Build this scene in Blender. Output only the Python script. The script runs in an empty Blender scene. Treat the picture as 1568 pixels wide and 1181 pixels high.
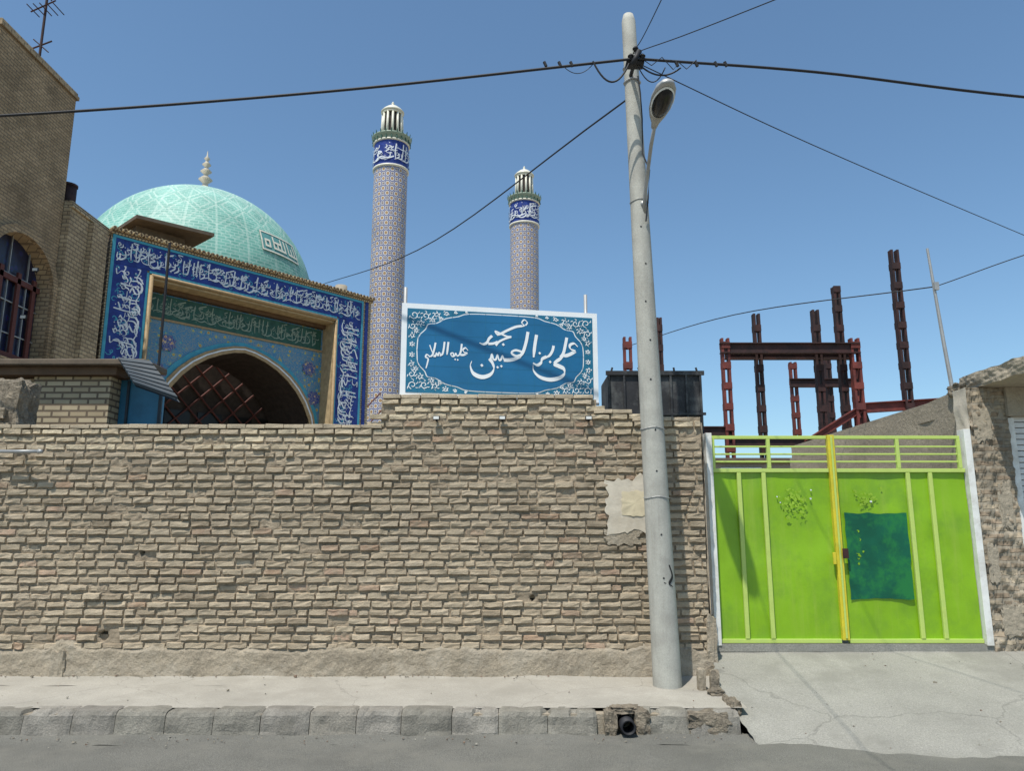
import bpy, bmesh, math, random
from mathutils import Vector, Matrix, noise
random.seed(7)
R=random.random
def U(a,b): return a+(b-a)*R()
scene=bpy.context.scene
COL=scene.collection

# ------------------------------------------------------------ helpers
def empty(name,loc=(0,0,0)):
    o=bpy.data.objects.new(name,None); COL.objects.link(o); o.location=(0,0,0); o.empty_display_size=.2
    return o
def mk(name,verts,faces,mat,parent=None,smooth=False,uvs=None,cols=None,mats=None,fm=None):
    me=bpy.data.meshes.new(name); me.from_pydata([tuple(v) for v in verts],[],faces)
    if mats:
        for m in mats: me.materials.append(m)
        if fm: me.polygons.foreach_set('material_index',fm)
    else: me.materials.append(mat)
    if smooth: me.polygons.foreach_set('use_smooth',[True]*len(me.polygons))
    if uvs:
        l=me.uv_layers.new(name='UVMap'); l.data.foreach_set('uv',[c for u in uvs for c in u])
    if cols:
        a=me.color_attributes.new(name='Col',type='FLOAT_COLOR',domain='POINT')
        a.data.foreach_set('color',[c for k in cols for c in (k[0],k[1],k[2],1.0)])
    me.update()
    o=bpy.data.objects.new(name,me); COL.objects.link(o)
    if parent: o.parent=parent
    return o
class MB:
    def __init__(s): s.v=[];s.f=[];s.c=[];s.uv=[]
    def add(s,vs,fs,col=None,uv=None):
        n=len(s.v); s.v+= [tuple(x) for x in vs]; s.f+=[tuple(i+n for i in q) for q in fs]
        if col is not None: s.c+=[col]*len(vs)
        if uv: s.uv+=uv
    def box(s,x0,x1,y0,y1,z0,z1,col=None,M=None,j=0):
        vs=[Vector((x,y,z)) for x in(x0,x1) for y in(y0,y1) for z in(z0,z1)]
        if j: vs=[v+Vector((U(-j,j),U(-j,j),U(-j,j))) for v in vs]
        if M is not None: vs=[M(v) if callable(M) else M@v for v in vs]
        s.add(vs,[(0,1,3,2),(4,6,7,5),(0,4,5,1),(2,3,7,6),(0,2,6,4),(1,5,7,3)],col)
    def seg(s,p0,p1,r0,r1=None,n=10,caps=True,col=None):
        p0=Vector(p0);p1=Vector(p1); r1=r0 if r1 is None else r1
        d=(p1-p0).normalized(); a=d.orthogonal().normalized(); b=d.cross(a)
        vs=[];fs=[]
        for p,r in((p0,r0),(p1,r1)):
            for i in range(n):
                t=2*math.pi*i/n; vs.append(p+a*math.cos(t)*r+b*math.sin(t)*r)
        for i in range(n): fs.append((i,(i+1)%n,n+(i+1)%n,n+i))
        if caps: fs.append(tuple(range(n))[::-1]); fs.append(tuple(range(n,2*n)))
        s.add(vs,fs,col)
    def tube(s,pts,r,n=8,col=None):
        pts=[Vector(p) for p in pts]; vs=[];fs=[]
        for k,p in enumerate(pts):
            d=(pts[min(k+1,len(pts)-1)]-pts[max(k-1,0)]).normalized()
            a=d.cross(Vector((0,0,1)))
            if a.length<.05: a=d.cross(Vector((0,1,0)))
            a.normalize(); b=d.cross(a); rr=r[k] if isinstance(r,(list,tuple)) else r
            for i in range(n):
                t=2*math.pi*i/n; vs.append(p+a*math.cos(t)*rr+b*math.sin(t)*rr)
        for k in range(len(pts)-1):
            for i in range(n):
                fs.append((k*n+i,k*n+(i+1)%n,(k+1)*n+(i+1)%n,(k+1)*n+i))
        fs.append(tuple(range(n))[::-1]); m=(len(pts)-1)*n; fs.append(tuple(range(m,m+n)))
        s.add(vs,fs,col)
    def shift(s,d): s.v=[(v[0]+d[0],v[1]+d[1],v[2]+d[2]) for v in s.v]
    def out(s,name,mat,parent=None,smooth=False,bevel=0):
        o=mk(name,s.v,s.f,mat,parent,smooth,cols=s.c if s.c and len(s.c)==len(s.v) else None)
        if bevel:
            b=o.modifiers.new('b','BEVEL'); b.width=bevel; b.segments=2; b.limit_method='ANGLE'
        return o
def box(name,x0,x1,y0,y1,z0,z1,mat,parent=None,bevel=0,M=None):
    m=MB(); m.box(x0,x1,y0,y1,z0,z1,M=M); return m.out(name,mat,parent,bevel=bevel)
def lathe(name,prof,center,mat,parent=None,n=48,smooth=True,us=1,vs_=1):
    cx,cy=center; V=[];F=[];UV=[]
    L=[0]
    for i in range(1,len(prof)): L.append(L[-1]+math.hypot(prof[i][0]-prof[i-1][0],prof[i][1]-prof[i-1][1]))
    for r,z in prof:
        for i in range(n):
            t=2*math.pi*i/n; V.append((cx+r*math.cos(t),cy+r*math.sin(t),z))
    for k in range(len(prof)-1):
        for i in range(n):
            F.append((k*n+i,k*n+(i+1)%n,(k+1)*n+(i+1)%n,(k+1)*n+i))
            UV+=[(i/n*us,L[k]*vs_),((i+1)/n*us,L[k]*vs_),((i+1)/n*us,L[k+1]*vs_),(i/n*us,L[k+1]*vs_)]
    return mk(name,V,F,mat,parent,smooth,uvs=UV)

# ------------------------------------------------------------ materials
def M(name,base=(.5,.5,.5),rough=.8,metal=0,var=.15,scale=6,bump=.2,bscale=40,attr=False,stain=None,stain_amt=.5,stain_scale=2,spec=.3,bdist=.01,detail=4,fine=0,streak=None,streak_amt=.4,cracks=0):
    m=bpy.data.materials.new(name); m.use_nodes=True; N=m.node_tree.nodes; Lk=m.node_tree.links
    b=N['Principled BSDF']; b.inputs['Roughness'].default_value=rough; b.inputs['Metallic'].default_value=metal
    b.inputs['Specular IOR Level'].default_value=spec
    tc=N.new('ShaderNodeTexCoord')
    def nz(sc,det=detail,ro=.6,vec=None):
        n=N.new('ShaderNodeTexNoise'); n.inputs['Scale'].default_value=sc; n.inputs['Detail'].default_value=det; n.inputs['Roughness'].default_value=ro
        Lk.new(vec or tc.outputs['Object'],n.inputs['Vector']); return n
    if attr:
        at=N.new('ShaderNodeAttribute'); at.attribute_name='Col'; src=at.outputs['Color']
    else:
        rgb=N.new('ShaderNodeRGB'); rgb.outputs[0].default_value=(*base,1); src=rgb.outputs[0]
    def mulnoise(src,n,v):
        mr=N.new('ShaderNodeMapRange'); mr.inputs[1].default_value=.3; mr.inputs[2].default_value=.7
        mr.inputs[3].default_value=1-v; mr.inputs[4].default_value=1+v; Lk.new(n.outputs['Fac'],mr.inputs[0])
        mx=N.new('ShaderNodeVectorMath'); mx.operation='SCALE'; Lk.new(src,mx.inputs[0]); Lk.new(mr.outputs[0],mx.inputs['Scale']); return mx.outputs[0]
    if var: src=mulnoise(src,nz(scale),var)
    if fine: src=mulnoise(src,nz(bscale*1.7,3,.8),fine)
    def mixin(src,n,col,amt,lo=.48,hi=.62):
        r2=N.new('ShaderNodeMapRange'); r2.inputs[1].default_value=lo; r2.inputs[2].default_value=hi; r2.inputs[4].default_value=amt
        Lk.new(n.outputs['Fac'],r2.inputs[0])
        mm=N.new('ShaderNodeMix'); mm.data_type='RGBA'; Lk.new(r2.outputs[0],mm.inputs[0]); Lk.new(src,mm.inputs[6]); mm.inputs[7].default_value=(*col,1)
        return mm.outputs[2]
    if stain: src=mixin(src,nz(stain_scale,6,.7),stain,stain_amt)
    if streak:
        mp=N.new('ShaderNodeMapping'); mp.inputs['Scale'].default_value=(9,9,.7); Lk.new(tc.outputs['Object'],mp.inputs[0])
        src=mixin(src,nz(1,5,.7,mp.outputs[0]),streak,streak_amt,.5,.7)
    if cracks:
        wn=nz(1.5,4,.6); ad=N.new('ShaderNodeVectorMath'); ad.operation='MULTIPLY_ADD'; ad.inputs[1].default_value=(.5,.5,.5)
        Lk.new(wn.outputs['Color'],ad.inputs[0]); Lk.new(tc.outputs['Object'],ad.inputs[2])
        vo=N.new('ShaderNodeTexVoronoi'); vo.feature='DISTANCE_TO_EDGE'; vo.inputs['Scale'].default_value=cracks; Lk.new(ad.outputs[0],vo.inputs['Vector'])
        r3=N.new('ShaderNodeMapRange'); r3.inputs[1].default_value=0; r3.inputs[2].default_value=.005; r3.inputs[3].default_value=.75; r3.inputs[4].default_value=1; Lk.new(vo.outputs['Distance'],r3.inputs[0])
        mx=N.new('ShaderNodeVectorMath'); mx.operation='SCALE'; Lk.new(src,mx.inputs[0]); Lk.new(r3.outputs[0],mx.inputs['Scale']); src=mx.outputs[0]
    Lk.new(src,b.inputs['Base Color'])
    if bump:
        n3=nz(bscale,5,.7); bp=N.new('ShaderNodeBump'); bp.inputs['Strength'].default_value=bump; bp.inputs['Distance'].default_value=bdist
        Lk.new(n3.outputs['Fac'],bp.inputs['Height']); Lk.new(bp.outputs[0],b.inputs['Normal'])
    return m
def MBrick(name,c1,c2,mor,bw=.22,bh=.07,bump=.5,rough=.9,ms=.008,var=.2,scale=1.0,warp=0):
    m=bpy.data.materials.new(name); m.use_nodes=True; N=m.node_tree.nodes; Lk=m.node_tree.links
    b=N['Principled BSDF']; b.inputs['Roughness'].default_value=rough; b.inputs['Specular IOR Level'].default_value=.2
    tc=N.new('ShaderNodeTexCoord'); sx=N.new('ShaderNodeSeparateXYZ'); Lk.new(tc.outputs['Object'],sx.inputs[0])
    ad=N.new('ShaderNodeMath'); ad.operation='ADD'
    Lk.new(sx.outputs[0],ad.inputs[0]); Lk.new(sx.outputs[1],ad.inputs[1])
    cx=N.new('ShaderNodeCombineXYZ'); Lk.new(ad.outputs[0],cx.inputs[0]); Lk.new(sx.outputs[2],cx.inputs[1])
    vec=cx.outputs[0]
    if warp:
        wn=N.new('ShaderNodeTexNoise'); wn.inputs['Scale'].default_value=9; wn.inputs['Detail'].default_value=4; Lk.new(tc.outputs['Object'],wn.inputs['Vector'])
        wm=N.new('ShaderNodeVectorMath'); wm.operation='MULTIPLY_ADD'; wm.inputs[1].default_value=(warp,warp,0); Lk.new(wn.outputs['Color'],wm.inputs[0]); Lk.new(vec,wm.inputs[2]); vec=wm.outputs[0]
    bt=N.new('ShaderNodeTexBrick'); Lk.new(vec,bt.inputs['Vector']); bt.inputs['Scale'].default_value=scale
    bt.inputs['Brick Width'].default_value=bw; bt.inputs['Row Height'].default_value=bh; bt.inputs['Mortar Size'].default_value=ms
    bt.inputs['Mortar Smooth'].default_value=.3; bt.inputs['Bias'].default_value=0
    bt.inputs['Color1'].default_value=(*c1,1); bt.inputs['Color2'].default_value=(*c2,1); bt.inputs['Mortar'].default_value=(*mor,1)
    n=N.new('ShaderNodeTexNoise'); n.inputs['Scale'].default_value=1.3; n.inputs['Detail'].default_value=8; Lk.new(tc.outputs['Object'],n.inputs['Vector'])
    mr=N.new('ShaderNodeMapRange'); mr.inputs[1].default_value=.3; mr.inputs[2].default_value=.7; mr.inputs[3].default_value=1-var; mr.inputs[4].default_value=1+var; Lk.new(n.outputs['Fac'],mr.inputs[0])
    sc=N.new('ShaderNodeVectorMath'); sc.operation='SCALE'; Lk.new(bt.outputs['Color'],sc.inputs[0]); Lk.new(mr.outputs[0],sc.inputs['Scale'])
    Lk.new(sc.outputs[0],b.inputs['Base Color'])
    bp=N.new('ShaderNodeBump'); bp.inputs['Strength'].default_value=bump; bp.inputs['Distance'].default_value=.01; bp.invert=True
    Lk.new(bt.outputs['Fac'],bp.inputs['Height']); Lk.new(bp.outputs[0],b.inputs['Normal'])
    return m
def ramp(N,stops,interp='CONSTANT'):
    r=N.new('ShaderNodeValToRGB'); r.color_ramp.interpolation=interp
    e=r.color_ramp.elements
    e[0].position=stops[0][0]; e[0].color=(*stops[0][1],1); e[1].position=stops[1][0]; e[1].color=(*stops[1][1],1)
    for p,c in stops[2:]:
        x=e.new(p); x.color=(*c,1)
    return r
def MTileLattice(name,stops,rough=.4):
    m=bpy.data.materials.new(name); m.use_nodes=True; N=m.node_tree.nodes; Lk=m.node_tree.links
    b=N['Principled BSDF']; b.inputs['Roughness'].default_value=rough
    tc=N.new('ShaderNodeTexCoord')
    v1=N.new('ShaderNodeTexVoronoi'); v1.inputs['Randomness'].default_value=0; v1.inputs['Scale'].default_value=1; Lk.new(tc.outputs['UV'],v1.inputs['Vector'])
    mp=N.new('ShaderNodeMapping'); mp.inputs['Location'].default_value=(.5,.5,0); Lk.new(tc.outputs['UV'],mp.inputs[0])
    v2=N.new('ShaderNodeTexVoronoi'); v2.inputs['Randomness'].default_value=0; v2.inputs['Scale'].default_value=1; Lk.new(mp.outputs[0],v2.inputs['Vector'])
    mi=N.new('ShaderNodeMath'); mi.operation='MINIMUM'; Lk.new(v1.outputs['Distance'],mi.inputs[0]); Lk.new(v2.outputs['Distance'],mi.inputs[1])
    r=ramp(N,stops); Lk.new(mi.outputs[0],r.inputs[0])
    n=N.new('ShaderNodeTexNoise'); n.inputs['Scale'].default_value=.6; n.inputs['Detail'].default_value=5; Lk.new(tc.outputs['Object'],n.inputs['Vector'])
    mr=N.new('ShaderNodeMapRange'); mr.inputs[1].default_value=.3; mr.inputs[2].default_value=.7; mr.inputs[3].default_value=.85; mr.inputs[4].default_value=1.12; Lk.new(n.outputs['Fac'],mr.inputs[0])
    sc=N.new('ShaderNodeVectorMath'); sc.operation='SCALE'; Lk.new(r.outputs[0],sc.inputs[0]); Lk.new(mr.outputs[0],sc.inputs['Scale'])
    Lk.new(sc.outputs[0],b.inputs['Base Color']); return m
def MFloral(name,bg,c1,c2,c3,scale=5):
    m=bpy.data.materials.new(name); m.use_nodes=True; N=m.node_tree.nodes; Lk=m.node_tree.links
    b=N['Principled BSDF']; b.inputs['Roughness'].default_value=.35
    tc=N.new('ShaderNodeTexCoord')
    v=N.new('ShaderNodeTexVoronoi'); v.inputs['Scale'].default_value=scale; v.inputs['Randomness'].default_value=.8; Lk.new(tc.outputs['Object'],v.inputs['Vector'])
    r=ramp(N,[(0,c2),(.13,c1),(.24,c3),(.3,bg)]); Lk.new(v.outputs['Distance'],r.inputs[0])
    w=N.new('ShaderNodeTexNoise'); w.inputs['Scale'].default_value=scale*1.2; w.inputs['Detail'].default_value=1; w.inputs['Distortion'].default_value=2.5; Lk.new(tc.outputs['Object'],w.inputs['Vector'])
    r2=ramp(N,[(0,(0,0,0)),(.47,(1,1,1)),(.5,(0,0,0)),(.6,(1,1,1)),(.625,(0,0,0))]); Lk.new(w.outputs['Fac'],r2.inputs[0])
    mx=N.new('ShaderNodeMix'); mx.data_type='RGBA'; Lk.new(r2.outputs[0],mx.inputs[0]); Lk.new(r.outputs[0],mx.inputs[6]); mx.inputs[7].default_value=(*c1,1)
    Lk.new(mx.outputs[2],b.inputs['Base Color']); return m

m_brickattr=M('old_brick',attr=True,var=.15,scale=9,bump=.9,bscale=90,stain=(.36,.295,.21),stain_amt=.6,stain_scale=13,bdist=.01,fine=.22)
m_mortar=M('mortar',(.30,.24,.168),var=.2,scale=5,bump=.9,bscale=70,bdist=.012,stain=(.21,.165,.115),stain_amt=.5,stain_scale=3,fine=.25)
m_cement=M('cement_base',(.31,.26,.19),var=.2,scale=3,bump=.9,bscale=35,bdist=.02,stain=(.39,.34,.265),stain_amt=.6,stain_scale=4,fine=.25)
m_side=M('pavement_concrete',(.335,.312,.265),var=.10,scale=2,bump=.5,bscale=60,bdist=.008,stain=(.26,.24,.2),stain_amt=.5,stain_scale=1.6,fine=.22,cracks=.7)
m_ramp=M('ramp_concrete',(.265,.256,.222),var=.12,scale=1.4,bump=.7,bscale=50,bdist=.01,stain=(.195,.188,.16),stain_amt=.6,stain_scale=1.3,fine=.28,cracks=.4)
m_kerb=M('kerb_stone',attr=True,var=.2,scale=5,bump=.9,bscale=60,bdist=.014,stain=(.14,.13,.105),stain_amt=.55,stain_scale=4,fine=.28)
m_road=M('asphalt',(.165,.16,.138),var=.15,scale=1.2,bump=1,bscale=90,bdist=.014,stain=(.215,.205,.172),stain_amt=.55,stain_scale=1.6,fine=.6)
m_ground=M('dusty_ground',(.33,.28,.2),var=.2,scale=.5,bump=.3,bscale=8,bdist=.03)
m_pole=M('concrete_pole_mat',(.40,.39,.34),var=.1,scale=5,bump=.5,bscale=60,bdist=.006,stain=(.29,.275,.24),stain_amt=.5,stain_scale=3,fine=.15,streak=(.20,.185,.16),streak_amt=.4)
m_black=M('black_rubber',(.018,.018,.02),rough=.6,var=0,bump=0)
m_galv=M('galvanised',(.35,.35,.34),rough=.5,metal=.4,var=.15,bump=.05)
m_white=M('white_paint',(.70,.70,.66),rough=.5,var=.08,scale=8,bump=.1,stain=(.42,.39,.33),stain_amt=.45,stain_scale=5)
m_shut=M('shutter_grey',(.62,.63,.62),rough=.5,var=.08,scale=8,bump=.05)
m_glass=M('dark_glass',(.012,.012,.013),rough=.3,var=0,bump=0,spec=.3)
m_rust=M('rust_primer',(.15,.036,.028),rough=.7,var=.3,scale=4,bump=.2,stain=(.06,.025,.024),stain_amt=.6,stain_scale=3)
m_rustd=M('dark_steel',(.035,.018,.017),rough=.7,var=.35,scale=4,bump=.2,stain=(.075,.024,.02),stain_amt=.5,stain_scale=2)
m_green=M('lime_green_paint',(.205,.39,.006),rough=.42,var=.12,scale=1.5,bump=.15,bscale=5,bdist=.02,stain=(.15,.30,.015),stain_amt=.7,stain_scale=1.6,spec=.5,streak=(.29,.41,.05),streak_amt=.4)
m_lgreen=M('pale_green_paint',(.46,.58,.14),rough=.4,var=.1,bump=.05,stain=(.3,.42,.12),stain_amt=.4,stain_scale=6)
m_yellow=M('yellow_paint',(.60,.49,.035),rough=.4,var=.12,bump=.05,stain=(.38,.42,.06),stain_amt=.5,stain_scale=7)
m_teal=M('teal_paint',(.005,.095,.05),rough=.5,var=.25,scale=3,bump=.1,stain=(.02,.19,.04),stain_amt=.7,stain_scale=4)
m_plaster=M('plaster_pale',(.56,.50,.40),var=.12,scale=6,bump=.5,bscale=30,bdist=.01,stain=(.42,.36,.27),stain_amt=.5,stain_scale=5)
m_plasty=M('plaster_yellow',(.58,.50,.34),var=.12,scale=9,bump=.3,bscale=30)
m_mud=M('mud_plaster',(.35,.30,.225),var=.18,scale=2,bump=.8,bscale=18,bdist=.02,stain=(.25,.215,.16),stain_amt=.6,stain_scale=2,fine=.15)
m_rock=M('rubble_concrete',(.25,.21,.155),var=.3,scale=7,bump=1,bscale=20,bdist=.05,stain=(.14,.115,.085),stain_amt=.7,stain_scale=8,fine=.25)
m_tank=M('tarred_tank',(.028,.028,.03),rough=.6,var=.3,scale=3,bump=.3,bscale=20,stain=(.13,.135,.13),stain_amt=.55,stain_scale=4)
m_bldA=MBrick('house_brick',(.38,.275,.165),(.285,.205,.12),(.20,.15,.10),bw=.22,bh=.075,bump=.8,ms=.012,var=.28)
m_bldB=MBrick('side_wing_brick',(.43,.33,.205),(.33,.245,.15),(.20,.155,.105),bw=.22,bh=.1,bump=.9,ms=.014,var=.25)
m_ybrick=MBrick('yellow_brick',(.50,.41,.27),(.38,.30,.19),(.17,.13,.09),bw=.22,bh=.078,bump=1,ms=.014)
m_pbrick=MBrick('rough_pillar_brick',(.36,.30,.215),(.24,.185,.13),(.29,.25,.19),bw=.21,bh=.075,bump=1,ms=.018,var=.4,warp=.05)
m_tan=M('tan_moulding',(.33,.23,.12),rough=.6,var=.2,scale=10,bump=.2)
m_buff=M('buff_reveal',(.40,.30,.17),rough=.8,var=.25,scale=6,bump=.4)
m_wood=M('brown_trim',(.11,.065,.035),rough=.7,var=.2,bump=.2)
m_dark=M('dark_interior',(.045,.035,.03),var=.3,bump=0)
m_lattice=M('red_lattice',(.11,.035,.028),rough=.6,bump=0,var=.1)
m_blue=M('cobalt_tile',(.018,.034,.19),rough=.4,var=.3,scale=3,bump=.1,bscale=9,stain=(.03,.07,.28),stain_amt=.6,stain_scale=5)
m_turq=M('turquoise_tile',(.06,.30,.40),rough=.4,var=.15,bump=.05)
m_wtile=M('white_tile',(.66,.69,.71),rough=.4,var=.12,bump=0)
m_cream=M('cream_tile',(.62,.60,.50),rough=.4,var=.1,bump=0)
m_gband=M('green_band_tile',(.025,.085,.06),rough=.4,var=.3,scale=5,bump=.05)
m_gletter=M('pale_green_tile',(.24,.30,.23),rough=.4,var=.1,bump=0)
m_floral=MFloral('floral_tile',(.05,.20,.36),(.46,.34,.08),(.45,.12,.05),(.07,.34,.34),scale=5.5)
m_medal=MFloral('medallion_tile',(.02,.05,.24),(.6,.5,.2),(.3,.02,.08),(.3,.1,.3),scale=7)
m_min=MTileLattice('minaret_lattice_tile',[(0,(.36,.22,.10)),(.16,(.55,.54,.51)),(.25,(.035,.055,.22)),(.33,(.46,.43,.39)),(.42,(.16,.10,.10)),(.5,(.40,.39,.37))])
m_signblue=M('sign_blue',(.010,.125,.27),rough=.35,var=.12,scale=2,bump=.03,bscale=8,spec=.5)
m_signteal=M('sign_border_blue',(.015,.14,.24),rough=.35,var=.15,scale=3,bump=.03,spec=.5)
m_signw=M('sign_white',(.78,.80,.80),rough=.35,var=.04,bump=0)
m_bluedoor=M('blue_metal',(.03,.15,.25),rough=.45,var=.15,bump=.1)
m_awning=M('awning_metal',(.03,.042,.052),rough=.6,metal=0,var=.2,bump=.1)
m_roofcap=M('roof_cap',(.12,.092,.065),var=.2,bump=.4,bscale=20)
m_stained=MFloral('stained_glass',(.012,.014,.03),(.015,.02,.10),(.08,.012,.012),(.012,.03,.06),scale=4)

def dome_mat():
    m=bpy.data.materials.new('dome_tile'); m.use_nodes=True; N=m.node_tree.nodes; Lk=m.node_tree.links
    b=N['Principled BSDF']; b.inputs['Roughness'].default_value=.55; b.inputs['Specular IOR Level'].default_value=.3
    tc=N.new('ShaderNodeTexCoord')
    bt=N.new('ShaderNodeTexBrick'); Lk.new(tc.outputs['UV'],bt.inputs['Vector']); bt.inputs['Scale'].default_value=1
    bt.inputs['Brick Width'].default_value=.5; bt.inputs['Row Height'].default_value=.2; bt.inputs['Mortar Size'].default_value=.03
    bt.inputs['Color1'].default_value=(.18,.41,.335,1); bt.inputs['Color2'].default_value=(.12,.32,.26,1); bt.inputs['Mortar'].default_value=(.29,.48,.41,1)
    sx=N.new('ShaderNodeSeparateXYZ'); Lk.new(tc.outputs['UV'],sx.inputs[0])
    v=N.new('ShaderNodeTexVoronoi'); v.inputs['Randomness'].default_value=0; v.inputs['Scale'].default_value=.5; v.distance='MANHATTAN'; Lk.new(tc.outputs['UV'],v.inputs['Vector'])
    r=ramp(N,[(0,(0,0,0)),(.40,(1,1,1)),(.48,(0,0,0)),(.64,(1,1,1)),(.72,(0,0,0))]); Lk.new(v.outputs['Distance'],r.inputs[0])
    mr=N.new('ShaderNodeMapRange'); mr.inputs[1].default_value=3.5; mr.inputs[2].default_value=10; mr.inputs[3].default_value=.12; mr.inputs[4].default_value=.75; Lk.new(sx.outputs[1],mr.inputs[0])
    mu=N.new('ShaderNodeMath'); mu.operation='MULTIPLY'; Lk.new(r.outputs[0],mu.inputs[0]); Lk.new(mr.outputs[0],mu.inputs[1])
    mx=N.new('ShaderNodeMix'); mx.data_type='RGBA'; Lk.new(mu.outputs[0],mx.inputs[0]); Lk.new(bt.outputs['Color'],mx.inputs[6]); mx.inputs[7].default_value=(.52,.63,.55,1)
    fr_=N.new('ShaderNodeMath'); fr_.operation='PINGPONG'; fr_.inputs[1].default_value=.9; Lk.new(sx.outputs[0],fr_.inputs[0])
    lt=N.new('ShaderNodeMath'); lt.operation='LESS_THAN'; lt.inputs[1].default_value=.07; Lk.new(fr_.outputs[0],lt.inputs[0])
    lm=N.new('ShaderNodeMath'); lm.operation='MULTIPLY'; lm.inputs[1].default_value=.35; Lk.new(lt.outputs[0],lm.inputs[0])
    mxr=N.new('ShaderNodeMix'); mxr.data_type='RGBA'; Lk.new(lm.outputs[0],mxr.inputs[0]); Lk.new(mx.outputs[2],mxr.inputs[6]); mxr.inputs[7].default_value=(.50,.62,.54,1)
    m2=N.new('ShaderNodeMapRange'); m2.inputs[1].default_value=6.5; m2.inputs[2].default_value=11.5; m2.inputs[4].default_value=.55; Lk.new(sx.outputs[1],m2.inputs[0])
    mx2=N.new('ShaderNodeMix'); mx2.data_type='RGBA'; Lk.new(m2.outputs[0],mx2.inputs[0]); Lk.new(mxr.outputs[2],mx2.inputs[6]); mx2.inputs[7].default_value=(.42,.56,.49,1)
    n=N.new('ShaderNodeTexNoise'); n.inputs['Scale'].default_value=.5; n.inputs['Detail'].default_value=6; Lk.new(tc.outputs['Object'],n.inputs['Vector'])
    m3=N.new('ShaderNodeMapRange'); m3.inputs[1].default_value=.3; m3.inputs[2].default_value=.7; m3.inputs[3].default_value=.80; m3.inputs[4].default_value=1.13; Lk.new(n.outputs['Fac'],m3.inputs[0])
    sc=N.new('ShaderNodeVectorMath'); sc.operation='SCALE'; Lk.new(mx2.outputs[2],sc.inputs[0]); Lk.new(m3.outputs[0],sc.inputs['Scale'])
    Lk.new(sc.outputs[0],b.inputs['Base Color']); return m
m_dome=dome_mat()

# ------------------------------------------------------------ calligraphy pen
def smooth(pts,k=5):
    if len(pts)<3: return [Vector(p) for p in pts]
    P=[Vector(p) for p in pts]; P=[2*P[0]-P[1]]+P+[2*P[-1]-P[-2]]; out=[]
    for i in range(1,len(P)-2):
        for j in range(k):
            t=j/k; a,b,c,d=P[i-1],P[i],P[i+1],P[i+2]
            out.append(.5*((2*b)+(c-a)*t+(2*a-5*b+4*c-d)*t*t+(3*b-a-3*c+d)*t**3))
    out.append(P[-2]); return out
class Pen:
    def __init__(s,mapper,step=.0006): s.mb=MB(); s.map=mapper; s.n=0; s.step=step
    def stroke(s,pts,w,ang=2.3,taper=.5,thin=.25,k=5):
        P=smooth([(p[0],p[1]) for p in pts],k); n=len(P); vs=[];fs=[]; s.n+=1
        base=s.step*(s.n%9)
        for i,p in enumerate(P):
            d=P[min(i+1,n-1)]-P[max(i-1,0)]
            th=math.atan2(d.y,d.x); nn=Vector((-math.sin(th),math.cos(th)))
            ww=w*(thin+(1-thin)*abs(math.sin(th-ang)))
            t=i/(n-1); ww*= 1-taper*max(0,(t-.7)/.3)
            o=base+s.step*.05*i
            vs.append(s.map(p.x+nn.x*ww,p.y+nn.y*ww,o)); vs.append(s.map(p.x-nn.x*ww,p.y-nn.y*ww,o))
        for i in range(n-1): fs.append((2*i,2*i+1,2*i+3,2*i+2))
        s.mb.add(vs,fs)
    def dot(s,x,y,r):
        s.n+=1; o=s.step*(s.n%9)
        s.mb.add([s.map(x-r,y+.1*r,o),s.map(x,y-r,o),s.map(x+r,y-.1*r,o),s.map(x,y+r,o)],[(0,1,2,3)])
GL=[[(.05,.95),(0,.5),(.03,.1)],[(.05,.97),(0,.35),(-.08,.14),(-.3,.16)],[(.02,.5),(.05,.22),(-.15,.06),(-.38,.12),(-.46,.38)],
    [(0,.42),(0,.2),(-.22,.03)],[(.15,.92),(-.25,.72),(.02,.45),(-.05,.2),(-.42,.18)],[(-.1,.52),(.12,.44),(-.1,.28),(.05,.1),(.42,.08)],
    [(.05,.97),(.02,.5),(.05,.12)],[(.4,.2),(.2,.1),(0,.12),(-.2,.2),(-.42,.12)]]
def band(pen,L,H,w=.045,seed=1,dens=.23):
    rr=random.Random(seed); x=.15*H
    while x<L-.15*H:
        g=rr.choice(GL); sc=rr.uniform(.75,.95); by=rr.uniform(0.02,.12)
        pen.stroke([(min(max(x+p[0]*H*sc,.03*H),L-.03*H),min((by+p[1]*sc)*H,.96*H)) for p in g],w*H)
        for rep in range(2):
            if rr.random()<.7:
                g=rr.choice(GL[2:6]+GL[7:]); sc=rr.uniform(.3,.55); by=rr.uniform(.3,.65); xx=x+rr.uniform(-.12,.12)*H
                pen.stroke([(min(max(xx+p[0]*H*sc,.03*H),L-.03*H),min((by+p[1]*sc)*H,.97*H)) for p in g],w*H*.75)
        if rr.random()<.6:
            xx=x+rr.uniform(-.1,.1)*H; yy=rr.uniform(.2,.8)*H; q=.06*H
            pen.stroke([(xx+q*math.cos(a),yy+q*math.sin(a)) for a in [0,1.3,2.6,3.9,5.2,6.3]],w*H*.55,taper=0)
        for _ in range(rr.choice([1,2,3])):
            pen.dot(x+rr.uniform(-.15,.15)*H,rr.uniform(.08,.92)*H,w*H*.8)
        x+=H*dens*rr.uniform(.8,1.3)

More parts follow.
